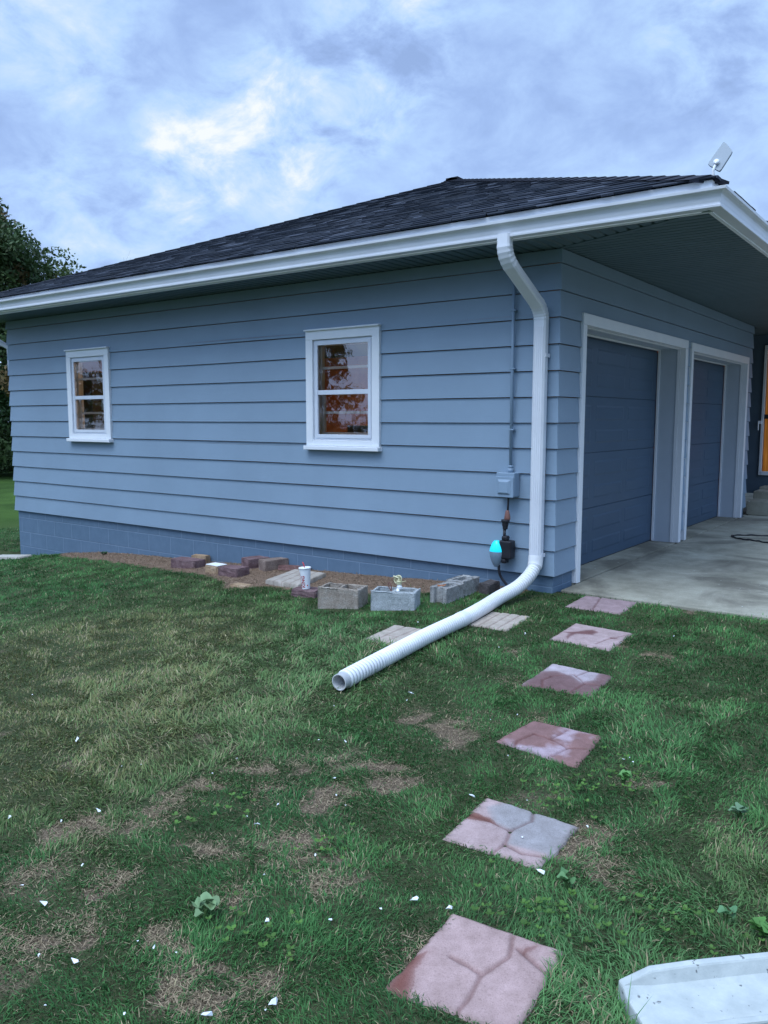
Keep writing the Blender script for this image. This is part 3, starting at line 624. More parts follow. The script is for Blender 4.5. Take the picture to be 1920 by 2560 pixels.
mb = MB(); mb.lathe([(0, .452), (.034, .452), (.036, .445), (.036, .432), (.028, .428), (.026, .40), (.023, .395), (.021, .37), (0, .37)], 16, Matrix.Translation((.0, -.008, -.15))); mb.build('connector', m_black, sp_, smooth=False, bevel=.002)
mb = MB(); mb.box((-.045, -.035, -.03), (.068, .055, .125)); mb.box((-.025, -.03, .125), (.028, .03, .165)); mb.box((-.03, -.03, -.07), (.02, .04, -.03)); mb.build('body', m_black, sp_, bevel=.012)
def dome(mat, name, z0, z1, s=1.):
    mb = MB(); prof = []
    for k in range(13):
        t_ = k/12; z = -.105+.225*t_; prof.append((max(.002, .062*math.sin(math.pi*(.04+.92*t_))**.55*(1.0 if t_ > .5 else .82+.36*t_))*s, z))
    prof = [q for q in prof if z0-.02 <= q[1] <= z1+.02]
    mb.lathe(prof, 22, Matrix.Translation((-.072, -.02, 0)), .8); return mb.build(name, mat, sp_, smooth=True)
dome(m_clear, 'shell', -.2, .036); dome(m_emit_cyan, 'indicator', .038, .2, 1.01)
# ------------------------------------------------------------------ flexible drain pipe
pts = [(-.125, -.075, .165), (-.122, -.10, .085), (-.128, -.20, .012), (-.150, -.36, -.055), (-.172, -.60, -.092), (-.150, -.92, -.118), (-.118, -1.25, -.135), (-.105, -1.72, -.155), (-.072, -2.22, -.175), (-.045, -2.54, -.182), (-.030, -2.74, -.186)]
def gp(p_, r_=.056): return (p_[0], p_[1], max(p_[2], gzf(p_[0], p_[1])+r_))
pts = [p_ if i < 4 else gp(p_) for i, p_ in enumerate(pts)]
sp0 = smooth_path(pts, 40); ds_ = [0]
for a, b in zip(sp0[:-1], sp0[1:]): ds_.append(ds_[-1]+(b-a).length)
tot = ds_[-1]; q = []; k = 0; nrg = int(tot/.0030)
for i in range(nrg+1):
    d = tot*i/nrg
    while k < len(ds_)-2 and ds_[k+1] < d: k += 1
    q.append((sp0[k].lerp(sp0[k+1], (d-ds_[k])/max(1e-9, ds_[k+1]-ds_[k])), d))
rad = []
for c_, d in q:
    if d < .09: r_ = .060
    elif d > tot-.045: r_ = .0475
    elif abs(d-1.30) < .03: r_ = .057
    elif d > tot-.42: r_ = .0440+.0108*abs(math.sin(d/.031*math.pi))**.7
    else: r_ = .0460+.0088*abs(math.sin(d/.026*math.pi))**.55
    rad.append(r_)
mb = MB(); mb.tube([c_ for c_, d in q], rad, 28, caps=False)
tail = [c_ for c_, d in q][-60:]; mb.tube(tail, [.043]*60, 28, caps=False)
e = q[-1][0]; td = (q[-1][0]-q[-3][0]).normalized(); mb.tube([e, e+td*.0004], [.0475, .043], 28, caps=False)
me = mb.mesh('drain_pipe', True); ca = me.color_attributes.new('Col', 'FLOAT_COLOR', 'POINT'); cv = []
for r_ in rad: k_ = .42+.58*min(1, max(0, (r_-.0460)/.0055)); cv += [k_, k_, k_*.98, 1]*28
cv += [.8, .8, .8, 1]*(len(me.vertices)-len(rad)*28); ca.data.foreach_set('color', cv); pipe = obj('drain_pipe', me, m_pipe); tag(pipe, 'white corrugated drain pipe bending from the downspout across the grass', 'pipe')
mb = MB(); mb.tube([(-.055, -1.70, -.10), (-.05, -1.74, -.10)], .02, 6)
pipe_pl = [(c_[0], c_[1]) for c_, d in q][90::18]
# ------------------------------------------------------------------ stepping stones and pavers
def slab_obj(name, corners, lift, thick, base, label, cat, group, grooves=(), gw=.007, gdepth=.006, paint=None, N_=60, gcol=.5, zfun=None, rag=.007):
    C4 = [np.array(c_, float)[:2] for c_ in corners]; cen = sum(C4)/4
    s = np.linspace(0, 1, N_); U_, V_ = np.meshgrid(s, s, indexing='ij')
    PX = (C4[0][0]*(1-U_)+C4[1][0]*U_)*(1-V_)+(C4[3][0]*(1-U_)+C4[2][0]*U_)*V_
    PY = (C4[0][1]*(1-U_)+C4[1][1]*U_)*(1-V_)+(C4[3][1]*(1-U_)+C4[2][1]*U_)*V_
    ex = 2*rag*(fbm(PX*22, PY*22, 11)-.5); ey = 2*rag*(fbm(PX*22, PY*22, 19)-.5); PX = PX+ex; PY = PY+ey
    z00 = [gzf(*c_) for c_ in C4]
    PZ = (z00[0]*(1-U_)+z00[1]*U_)*(1-V_)+(z00[3]*(1-U_)+z00[2]*U_)*V_+lift
    if zfun is not None: PZ = PZ*0+zfun
    PZ = PZ+.004*(fbm(PX*9, PY*9, 23)-.5)
    base = tuple(np.array(base)*np.array([.80, .74, .68])); colr = np.ones((N_, N_, 3))*np.array(base)
    colr *= (.85+.3*fbm(PX*7, PY*7, 41))[..., None]
    if paint: colr = paint(PX, PY, colr)
    for pl in grooves:
        w = gw*(.7+.6*fbm(PX*30, PY*30, 5)); d = segdist(PX+.008*(fbm(PX*25, PY*25, 61)-.5), PY+.008*(fbm(PX*25, PY*25, 67)-.5), pl); g = np.exp(-(d/w)**2); PZ -= gdepth*g; colr = colr*(1-(1-gcol)*g)[..., None]+np.array((.10, .035, .03))*(1-gcol)*g[..., None]
    ed = np.minimum(np.minimum(U_, 1-U_), np.minimum(V_, 1-V_)); PZ -= .008*np.exp(-(ed/.02)**2); dk_ = np.exp(-(ed/.035)**2)*np.clip(fbm(PX*16, PY*16, 8)*2-.5, 0, 1); colr = colr*(1-.55*dk_[..., None])+np.array((.09, .07, .05))*.55*dk_[..., None]
    idx = np.arange(N_*N_).reshape(N_, N_); fc = np.stack([idx[:-1, :-1], idx[1:, :-1], idx[1:, 1:], idx[:-1, 1:]], -1).reshape(-1, 4).tolist()
    loop = [*idx[:, 0], *idx[-1, 1:], *idx[-2::-1, -1], *idx[0, -2:0:-1]]; V3 = np.stack([PX, PY, PZ], -1).reshape(-1, 3)
    low = V3[loop].copy(); low[:, 2] -= thick; b = len(V3); L = len(loop)
    for i in range(L): fc.append([int(loop[i]), int(b+i), int(b+(i+1) % L), int(loop[(i+1) % L])])
    V3 = np.concatenate([V3, low]); cz = float(PZ.mean())
    V3 -= np.array([cen[0], cen[1], cz])
    me = bpy.data.meshes.new(name); me.from_pydata(V3.tolist(), [], fc); me.validate()
    bm = bmesh.new(); bm.from_mesh(me); bmesh.ops.recalc_face_normals(bm, faces=bm.faces); bm.to_mesh(me); bm.free()
    ca = me.color_attributes.new('Col', 'FLOAT_COLOR', 'POINT'); cl_ = np.ones((len(V3), 4)); cl_[:N_*N_, :3] = colr.reshape(-1, 3); cl_[N_*N_:, :3] = np.array(base)*.8
    ca.data.foreach_set('color', cl_.reshape(-1)); me.polygons.foreach_set('use_smooth', [True]*len(me.polygons))
    o_ = obj(name, me, m_stone); o_.location = (cen[0], cen[1], cz); tag(o_, label, cat, group)
    k = .945; EXCL.append([tuple(cen+(c_-cen)*k) for c_ in C4]); return o_
LIFT = .006
def GW(fn, pts_): return [tuple(G(*fn(*a), LIFT)[:2]) for a in pts_]
def blob(PX, PY, fn, pts_, soft=.012):
    pl = GW(fn, pts_); ins = in_poly(PX+.02*(fbm(PX*20, PY*20, 91)-.5), PY+.02*(fbm(PX*20, PY*20, 93)-.5), pl); d = segdist(PX, PY, pl+[pl[0]]); return np.where(ins, 1-.5*np.exp(-d/soft), .5*np.exp(-d/soft)*.6)
def tint(colr, mk, c_): return colr*(1-mk[..., None])+np.array(c_)*np.array([.80, .74, .68])*(.85+.3*mk[..., None]*0+.0)*mk[..., None]
PINK = (.44, .33, .34); WET = (.21, .11, .115); LIGHTP = (.50, .44, .50)
def pa2(X, Y, c_): return tint(tint(c_, blob(X, Y, P11, [(690, 400), (790, 400), (930, 385), (985, 405), (930, 430), (800, 420), (745, 440), (725, 465), (715, 440), (740, 415)]), WET), blob(X, Y, P11, [(1075, 448), (1130, 448), (1140, 462), (1090, 462)]), WET)
def pa3(X, Y, c_): return tint(c_, blob(X, Y, P11, [(330, 840), (500, 728), (640, 728), (760, 768), (840, 825), (950, 805), (985, 742), (1130, 760), (930, 960), (600, 950)]), (.24, .155, .165))
def pa4(X, Y, c_):
    k = np.clip((fbm(X*7, Y*7, 77)-.52)*5, 0, 1)*.7; return c_*(1-k[..., None])+np.array((.42, .34, .38))*k[..., None]
def pa5(X, Y, c_):
    c_ = tint(c_, blob(X, Y, P12, [(520, 195), (610, 170), (710, 200), (890, 265), (860, 330), (730, 440), (760, 390), (600, 345), (610, 290), (540, 260)]), (.40, .40, .43))
    return tint(c_, blob(X, Y, P12, [(430, 212), (470, 215), (530, 240), (560, 268), (500, 255), (440, 245), (410, 235)], .006), (.24, .12, .10))
def pa6(X, Y, c_):
    c_ = tint(c_, blob(X, Y, P12, [(90, 935), (190, 800), (275, 780), (225, 860), (205, 955), (190, 985)]), (.25, .105, .09)); return tint(c_, blob(X, Y, P12, [(650, 795), (665, 765), (735, 755), (690, 785)]), (.26, .13, .12))
SG = 'stepping stones laid in a line across the lawn'
S_ = [
 (P11, [(870, 95), (1320, 155), (1160, 250), (705, 185)], [[(930, 215), (1010, 105)]], (.36, .28, .31), None, 'mauve grey stepping stone against the edge of the concrete driveway'),
 (P11, [(790, 325), (1265, 408), (1075, 552), (575, 455)], [[(960, 500), (1060, 460), (1200, 430)]], (.46, .37, .39), pa2, 'pale pink stepping stone with a small dark wet streak'),
 (P11, [(600, 658), (1105, 765), (920, 930), (350, 825)], [[(515, 850), (515, 800), (590, 770)], [(590, 770), (780, 755), (870, 835), (1010, 850)], [(870, 835), (750, 900)], [(800, 765), (900, 730)]], (.46, .42, .48), pa3, 'stepping stone half dark wet maroon and half pale along its rear edge'),
 (P11, [(430, 1130), (1015, 1260), (800, 1520), (130, 1300)], [[(290, 1365), (300, 1310), (385, 1270), (450, 1250)], [(580, 1295), (720, 1220)], [(600, 1430), (730, 1370), (880, 1375)], [(450, 1250), (600, 1300), (730, 1370)]], (.27, .165, .165), pa4, 'dark maroon stepping stone with chalky patches and broken front corner'),
 (P12, [(515, 150), (890, 270), (730, 442), (335, 318)], [[(430, 220), (520, 245), (610, 290)], [(610, 290), (700, 250), (705, 205)], [(610, 290), (588, 345), (520, 392)], [(588, 345), (660, 385), (755, 397)]], (.47, .37, .38), pa5, 'pink and grey stepping stone with dark reddish joints forming a Y'),
 (P12, [(380, 620), (838, 780), (620, 1120), (98, 930)], [[(622, 715), (605, 800), (490, 875), (450, 960), (370, 1060)], [(640, 770), (760, 870)], [(370, 800), (480, 860)]], (.48, .36, .36), pa6, 'large pale pink stepping stone nearest the viewer with rusty left corner'),
]
for fn, cs, gr, base, pa, lab in S_:
    slab_obj('stepping_stone', GW(fn, cs), .010, .05, base, lab, 'stepping stone', SG, [GW(fn, g) for g in gr], .0075, .007, pa, 90)
def brickgroove(c4, nu, nv, stag=False):
    c4 = [np.array(q_) for q_ in c4]; f = lambda u, v: tuple((c4[0]*(1-u)+c4[1]*u)*(1-v)+(c4[3]*(1-u)+c4[2]*u)*v); out = []
    for i in range(1, nu): out.append([f(i/nu, 0), f(i/nu, 1)])
    for i in range(nu):
        for j in range(1, nv): v = (j+(.5 if stag and i % 2 else 0)-(.25 if stag else 0))/nv; out.append([f(i/nu, v), f((i+1)/nu, v)])
    return out
g1 = GW(P10, [(440, 290), (720, 330), (450, 408), (262, 372)]); g1 = [g1[0], tuple(np.array(g1[0])+.40*(np.array((1., .05)))), tuple(np.array(g1[0])+.40*np.array((1., .05))+np.array((-.03, -.42))), g1[3]]
slab_obj('brick_pattern_paver', g1, .012, .05, (.50, .46, .42), 'beige brick-pattern paver at the left side of the drain pipe', 'paver', 'beige brick-pattern pavers on the lawn', brickgroove(g1, 4, 2, True), .006, .006, None, 70, .6)
g2 = GW(P10, [(1020, 212), (1247, 240), (1105, 326), (880, 290)])
slab_obj('brick_pattern_paver', g2, .012, .05, (.50, .46, .42), 'beige brick-pattern paver at the right side of the drain pipe', 'paver', 'beige brick-pattern pavers on the lawn', brickgroove(g2, 4, 2, True), .006, .006, None, 70, .6)
g3 = [(-3.02, -.49), (-2.62, -.46+.0), (-2.60, -.02), (-3.05, -.05)]
g3 = [tuple(G(*P9(*a), .06)[:2]) for a in [(55, 160), (250, 188), (415, 118), (230, 95)]]
slab_obj('brick_pattern_paver', g3, .055, .065, (.47, .45, .42), 'large beige brick-pattern paver lying on the mulch behind the cup', 'paver', 'beige brick-pattern pavers on the lawn', brickgroove(g3, 4, 1), .007, .006, None, 70, .6)
fl = [tuple(G(*F(*a))[:2]) for a in [(0, 1206), (60, 1198), (62, 1206), (4, 1216)]]
fl = [(-8.45, -.13), (-7.70, -.10), (-7.68, -.30), (-8.43, -.36)]
slab_obj('concrete_slab', fl, .03, .06, (.52, .54, .52), 'flat pale concrete slab at the far left corner of the foundation', 'slab', None, [], N_=20)
# ------------------------------------------------------------------ cinder blocks
def cells(name, xc, yc, solid, h, mat, loc, rz, label, group, parent=None):
    nx_, ny_ = len(xc)-1, len(yc)-1; on = lambda i, j: 0 <= i < nx_ and 0 <= j < ny_ and solid(i, j); mb = MB()
    for i in range(nx_):
        for j in range(ny_):
            if not on(i, j): continue
            x0, x1, y0, y1 = xc[i], xc[i+1], yc[j], yc[j+1]
            mb.quad((x0, y0, h), (x1, y0, h), (x1, y1, h), (x0, y1, h)); mb.quad((x0, y0, 0), (x1, y0, 0), (x1, y1, 0), (x0, y1, 0))
            if not on(i-1, j): mb.quad((x0, y0, 0), (x0, y1, 0), (x0, y1, h), (x0, y0, h))
            if not on(i+1, j): mb.quad((x1, y0, 0), (x1, y1, 0), (x1, y1, h), (x1, y0, h))
            if not on(i, j-1): mb.quad((x0, y0, 0), (x1, y0, 0), (x1, y0, h), (x0, y0, h))
            if not on(i, j+1): mb.quad((x0, y1, 0), (x1, y1, 0), (x1, y1, h), (x0, y1, h))
    me = mb.mesh(name); bm = bmesh.new(); bm.from_mesh(me); bmesh.ops.remove_doubles(bm, verts=bm.verts, dist=1e-5)
    bmesh.ops.bevel(bm, geom=[e for e in bm.edges if len(e.link_faces) == 2 and e.calc_face_angle(0) > 1], offset=.004, segments=2, affect='EDGES')
    bmesh.ops.subdivide_edges(bm, edges=[e for e in bm.edges if e.calc_length() > .05], cuts=5, use_grid_fill=True)
    rr = random.Random(len(name)+int(loc[0]*100))
    for v_ in bm.verts:
        v_.co += Vector((rr.uniform(-1, 1), rr.uniform(-1, 1), rr.uniform(-1, 1)))*.0014
        # chipped arrises
        nz_ = float(fbm(v_.co.x*30+loc[0]*9, v_.co.y*30+v_.co.z*20, 3)); 
        if v_.co.z > h-.012 and nz_ > .58: v_.co.z -= (nz_-.58)*.05
    bmesh.ops.recalc_face_normals(bm, faces=bm.faces); bm.to_mesh(me); bm.free()
    o_ = obj(name, me, mat); o_.location = loc; o_.rotation_euler = (0, 0, rz); tag(o_, label, 'cinder block', group)
    c_, s_ = math.cos(rz), math.sin(rz); EXCL.append([(loc[0]+c_*x-s_*y, loc[1]+s_*x+c_*y) for x, y in ((xc[0], yc[0]), (xc[-1], yc[0]), (xc[-1], yc[-1]), (xc[0], yc[-1]))]); return o_
full = lambda i, j: not (i in (1, 3) and j == 1)
XC = [0, .025, .182, .208, .365, .39]; YC = [0, .025, .170, .195]
CG = 'cinder blocks standing by the wall'
k_ = .90
cells('cinder_block', [a*k_ for a in XC], YC, full, .232, m_blockwarm, (-1.465, -1.265, -.292), R(15), 'tan cinder block with two holes, leftmost beside the paper cup', CG)
cells('cinder_block', [a*k_ for a in XC], YC, full, .232, m_blockgrey, (-1.00, -1.170, -.282), R(22), 'light grey cinder block holding the brass sprinkler', CG)
h1 = [0, .03, .125, .155]; h2 = [0, .03, .09, .15, .22, .25]
cells('cinder_block', [0, .035, .12, .155], [0, .032, .055, .215, .25], lambda i, j: not (i == 1 and j in (0, 2)), .175, m_blockmix, (-.716, -.755, -.222), R(-2), 'weathered half cinder block with open front holding a brown leaf', CG)
cells('cinder_block', [0, .032, .125, .157], [0, .03, .225, .255], lambda i, j: not (i == 1 and j == 1), .185, m_blockmix, (-.722, -.500, -.218), R(-2), 'rearmost half cinder block nearest the blue foundation', CG)
def leafmesh(mb, c_, s, ang, tilt=.2, lobes=0):
    n = 9; vs = [(0, 0, 0)]
    for i in range(n): a = 2*math.pi*i/n; r_ = s*(1 if i % 2 == 0 or not lobes else .7); vs.append((r_*math.cos(a)*1.2, r_*.6*math.sin(a), .15*s*math.cos(2*a)))
    M = Matrix.Translation(c_) @ Matrix.Rotation(ang, 4, 'Z') @ Matrix.Rotation(tilt, 4, 'X'); mb.add([M @ Vector(q_) for q_ in vs], [(0, i+1, (i+1) % n+1) for i in range(n)])
m_dleaf = mat_noisy('dry_leaf', (.20, .07, .03), (.34, .14, .06), 50, .7, .2, 0)
mb = MB(); leafmesh(mb, (-.655, -.70, -.040), .032, .5, .3, 1); leafmesh(mb, (-.64, -.66, -.045), .025, 2.1, -.3, 1)
tag(mb.build('dry_leaf', m_dleaf), 'curled brown leaf on the weathered half cinder block', 'leaf')
EXCL.append([(-1.49, -1.34), (-1.05, -1.25), (-1.05, -1.18), (-1.47, -1.26)]); EXCL.append([(-.99, -1.23), (-.63, -1.09), (-.65, -1.02), (-1.0, -1.16)])
# brass impact sprinkler in the grey block
sk = empty('sprinkler', (-.83, -1.03, -.045), 'brass impact sprinkler with white fittings sitting in the light grey cinder block', 'sprinkler')
mb = MB(); mb.lathe([(0, .045), (.020, .045), (.022, .07), (.013, .075), (.013, .085), (0, .085)], 10)
mb.tube([(0, 0, .08), (.0, 0, .115)], .008, 8); mb.tube(smooth_path([(-.030, 0, .05), (-.045, 0, .075), (-.028, 0, .105), (0, 0, .115), (.022, 0, .10), (.018, 0, .06)], 5), .0055, 6); mb.tube([(0, 0, .095), (-.05, -.005, .105)], .007, 8); mb.tube([(-.025, .01, .055), (-.03, .0, .09)], .005, 6); mb.tube([(.02, 0, .065), (.065, .0, .08)], .003, 6); mb.build('head', m_brass, sk)
mb = MB(); mb.lathe([(0, .01), (.021, .01), (.021, .032), (.015, .036), (.015, .045), (0, .045)], 10, Matrix.Translation((.004, 0, 0))); mb.tube([(.0, -.01, .005), (.006, -.03, -.02)], .014, 10); mb.build('fitting', m_cup, sk)
mb = MB(); lp = [(-.085, -.01, .05), (-.098, -.01, .045), (-.092, -.01, .015), (-.072, -.01, -.012), (-.065, -.01, .005), (-.075, -.01, .045), (-.085, -.01, .05)]; mb.tube(lp, .0045, 6); mb.tube([(-.07, -.01, -.01), (.0, -.01, -.02)], .004, 6); mb.build('handle', m_brownplug, sk)
# ------------------------------------------------------------------ loose bricks
def brick(name, mat, x, y, L, Wd, H, rz, label, dz=0., tilt=0., lab2='bricks and pavers scattered along the mulch bed'):
    bm = bmesh.new(); bmesh.ops.create_cube(bm, size=1, matrix=Matrix.Diagonal((L, Wd, H, 1)))
    bmesh.ops.bevel(bm, geom=bm.edges[:], offset=.008, segments=2, affect='EDGES'); bmesh.ops.subdivide_edges(bm, edges=[e for e in bm.edges if e.calc_length() > .04], cuts=3, use_grid_fill=True)
    rr = random.Random(int(x*100))
    for v_ in bm.verts: v_.co += Vector((rr.uniform(-1, 1), rr.uniform(-1, 1), rr.uniform(-1, 1)))*.0025
    me = bpy.data.meshes.new(name); bm.to_mesh(me); bm.free(); o_ = obj(name, me, mat); o_.location = (x, y, gzf(x, y)+H/2-.012+dz); o_.rotation_euler = (tilt, 0, rz); tag(o_, label, 'brick', lab2)
    c_, s_ = math.cos(rz), math.sin(rz); EXCL.append([(x+c_*a-s_*b, y+s_*a+c_*b) for a, b in ((-L/2, -Wd/2), (L/2, -Wd/2), (L/2, Wd/2), (-L/2, Wd/2))]); return o_
brick('brick', m_brickp, -4.13, -.36, .36, .18, .115, R(4), 'purple brick at the left end of the row in the mulch')
brick('brick', m_brickt, -4.26, .0-.07, .20, .10, .105, R(12), 'small tan brick close to the blue foundation wall')
brick('brick', m_brickt, -3.52, -.50, .20, .15, .10, R(-3), 'tan brick with a chalky white top')
brick('brick', m_brickp, -3.24, -.52, .26, .19, .105, R(4), 'purple brick beside the white-topped brick')
brick('brick', m_brickp, -3.36, -.09, .19, .26, .12, R(-18), 'long purple brick lying end-on, left of a similar brown one')
brick('brick', mat_block('brown_brick', (.17, .12, .11), (.25, .19, .16), (.33, .26, .23)), -3.09, -.10, .15, .28, .125, R(-18), 'brown brick lying end-on between the purple brick and the beige paver')
brick('brick', m_brickr, -2.83, -.04, .34, .16, .06, R(18), 'flat reddish brick wedged against the beige paver', tilt=R(-8))
brick('brick', m_brickt, -2.77, -.87, .19, .12, .035, R(6), 'thin tan brick half sunk in the grass')
brick('brick', m_brickp, -1.90, -.90, .25, .17, .075, R(10), 'purple brick holding up the paper cup')
brick('brick', m_brickd, -.475, -.22, .10, .2, .10, R(0), 'dark brick between the rear cinder block and the foundation')
o_ = MB().box((-.09, -.065, -.003), (.09, .065, .004)).build('white_tile', m_chip, bevel=.002); o_.location = (-3.52, -.50, gzf(-3.52, -.5)+.093); tag(o_, 'thin chalky white tile on top of the tan brick', 'tile')
# ------------------------------------------------------------------ paper cup
cz0 = gzf(-1.90, -.90)+.066
cup = empty('paper_cup', (-1.895, -.93, cz0), 'tall white paper cup with red lettering and red straw', 'cup')
cup.rotation_euler = (0, R(-4), 0)
H = .178; rb, rt = .034, .051
mb = MB(); mb.lathe([(0, .005), (rb-.003, .005), (rb-.003, .0), (rb, 0), (rt, H), (rt-.002, H)], 32); mb.build('cup_body', m_cup, cup, smooth=False)
mb = MB(); mb.lathe([(rt+.001, H-.004), (rt+.004, H-.002), (rt+.004, H+.008), (rt-.002, H+.012), (rt-.008, H+.006), (.012, H+.006), (0, H+.008)], 32); mb.build('lid', m_cup, cup, smooth=True)
mb = MB(); mb.tube([(-.004, 0, H), (-.010, 0, H+.035), (-.022, -.002, H+.055)], .0042, 8); mb.build('straw', m_red, cup, smooth=True)
def cuptext(txt, size, ang0, z0, parent):
    cu = bpy.data.curves.new('t', 'FONT'); cu.body = txt; cu.size = size; cu.offset = .0012; cu.resolution_u = 3
    tmp = bpy.data.objects.new('t', cu); COL.objects.link(tmp); dg = bpy.context.evaluated_depsgraph_get(); me = bpy.data.meshes.new_from_object(tmp.evaluated_get(dg)); bpy.data.objects.remove(tmp)
    bm = bmesh.new(); bm.from_mesh(me); bmesh.ops.subdivide_edges(bm, edges=[e for e in bm.edges if e.calc_length() > .006], cuts=2)
    for v_ in bm.verts:
        z = z0+v_.co.x; r_ = rb+(rt-rb)*z/H+.0009; a = ang0-v_.co.y/r_*1.0   # baseline runs up, letter tops point left
        v_.co = Vector((r_*math.cos(a), r_*math.sin(a), z))
    bm.to_mesh(me); bm.free(); return obj('lettering', me, m_text, parent)
va = math.atan2(CAM[1]+.93, CAM[0]+1.895)
cuptext('KING', .044, va-R(12), .012, cup); cuptext('BURGER', .033, va-R(72), .022, cup)
o_ = MB(); 
for k in range(1): o_.box((rb+.0045, -.004, .028), (rb+.006, .005, .038), Matrix.Rotation(va+R(20), 4, 'Z'))
o_.build('printed_mark', m_text, cup)
# ------------------------------------------------------------------ splash block
A_ = G(*P12(1050, 850), .085); ax = np.array([.72, .69]); wx = np.array([.69, -.72]); wx /= np.linalg.norm(wx); ax /= np.linalg.norm(ax)
zg = gzf(2.3, -4.15)
mb = MB()
def SPp(a, w, z): p_ = A_[:2]+ax*a+wx*w; return (p_[0], p_[1], zg+z)
Wd_ = .24
sta = [(0, .054), (.085, .088), (.2, .094), (.62, .10)]   # distance along, rim height
rings = []
for a, rh in sta:
    fl_ = .043+.02*a; rings.append([SPp(a, .0, -.02), SPp(a, .0, rh), SPp(a, .022, rh), SPp(a, .036, fl_+.010), SPp(a, .050, fl_), SPp(a, Wd_-.052, fl_), SPp(a, Wd_-.040, fl_+.006), SPp(a, Wd_-.022, rh), SPp(a, Wd_, rh), SPp(a, Wd_, -.02)])
n = 10; vs = [p_ for r_ in rings for p_ in r_]; fs = [(i*n+j, i*n+(j+1) % n, (i+1)*n+(j+1) % n, (i+1)*n+j) for i in range(3) for j in range(n)]+[tuple(range(n)), tuple(range(3*n, 4*n))]
mb.add(vs, fs); sb = mb.build('splash_block', m_splash, bevel=.006); tag(sb, 'pale concrete splash block with raised rims at the lower right', 'splash block')
EXCL.append([SPp(0, 0, 0)[:2], SPp(.62, 0, 0)[:2], SPp(.62, Wd_, 0)[:2], SPp(0, Wd_, 0)[:2]])
# ------------------------------------------------------------------ antenna on the roof
an = empty('flat_antenna', (.42, 3.0, 3.17), 'flat square grey antenna panel tilted on a mast above the roof corner', 'antenna')
an_r = Vector(tuple(CR)); an_u = Vector(tuple(CU)); q4 = [Vector(p_)-Vector((.42, 3, 3.17)) for p_ in ((.400, 3.0, 4.164), (.505, 3.0, 4.03), (.401, 3.0, 3.825), (.263, 3.0, 3.936))]
q4 = [p_+Vector((0, (p_.z-.8)*.35, 0)) for p_ in q4]
nm = (q4[1]-q4[0]).cross(q4[3]-q4[0]).normalized(); cn = sum(q4, Vector())/4
rounded = []
for i in range(4):
    a, b, c_ = q4[i-1], q4[i], q4[(i+1) % 4]; p0 = b.lerp(a, .13*.2/(a-b).length*1.3); p1 = b.lerp(c_, .13*.2/(c_-b).length*1.3)
    rounded += [p0, b.lerp((p0+p1)/2, .35), p1]
mb = MB(); n = len(rounded); mb.add([p_-nm*.012 for p_ in rounded]+[p_+nm*.012 for p_ in rounded], [tuple(range(n)), tuple(range(n, 2*n))]+[(i, (i+1) % n, n+(i+1) % n, n+i) for i in range(n)]); mb.build('panel', m_dish, an, bevel=.004)
bt = (q4[2]*1.0+q4[3])/2; mid_ = cn.lerp(bt, .55); fn_ = nm if nm.y < 0 else -nm
mb = MB(); mb.tube([(0, 0, 0), (bt.x, bt.y-.02, bt.z-.03), tuple(mid_+fn_*.03)], .014, 10); mb.tube([tuple(mid_+fn_*.01), tuple(mid_+fn_*.04)], .03, 12); mb.build('mast', m_white, an, smooth=True)
# ------------------------------------------------------------------ black cord on the driveway
cp = [(2.2, 4.9), (1.4, 4.75), (.74, 4.52), (.50, 4.40), (.395, 4.28), (.46, 4.12), (.58, 4.03), (.73, 3.99), (.87, 3.91), (1.2, 3.8), (1.7, 3.9)]
mb = MB(); mb.tube([(a, b, ZS+.009+.004*math.sin(i)) for i, (a, b, _) in enumerate([tuple(q_) for q_ in smooth_path([(a, b, 0) for a, b in cp], 8)])], .009, 8); tag(mb.build('black_cord', m_black, smooth=True), 'black cord looped on the concrete driveway', 'cord')
# ------------------------------------------------------------------ white paint chips
ch = [(P13, q_) for q_ in [(562, 27), (650, 20), (45, 262), (452, 230), (283, 280), (380, 482), (100, 575), (200, 658), (1183, 293), (1218, 527), (1228, 740), (1520, 735), (633, 833), (708, 862), (812, 885), (180, 897), (343, 923), (208, 1128), (575, 1167), (955, 1170), (1260, 1115), (1225, 1150), (1453, 437), (1592, 207), (1550, 160), (1540, 82), (1135, 258), (1280, 203), (978, 60)]]
ch += [(P14, q_) for q_ in [(148, 657), (355, 863), (1540, 708), (1590, 870), (1092, 950), (1468, 865), (1036, 65)]]
ch += [(P12, q_) for q_ in [(455, 143), (735, 452), (218, 565), (362, 598), (83, 603), (728, 562), (680, 163), (925, 268), (660, 312)]]
ch += [(P10, q_) for q_ in [(535, 690), (357, 642), (515, 735), (580, 272), (1215, 345)]]+[(P11, q_) for q_ in [(375, 405), (1605, 432), (1168, 487), (1240, 1438), (1190, 1452), (85, 1122), (310, 1080), (230, 1422), (1270, 1472), (155, 522)]]
big = {(200, 658): 2., (343, 923): 1.7, (955, 1170): 1.6, (1260, 1115): 2., (218, 565): 2.1, (362, 598): 2., (735, 452): 1.7, (455, 143): 1.6, (45, 262): 1.5, (452, 230): 1.4, (355, 863): 1.7, (535, 690): 1.5, (1228, 740): 1.4, (1183, 293): 1.4}
rr = random.Random(3)
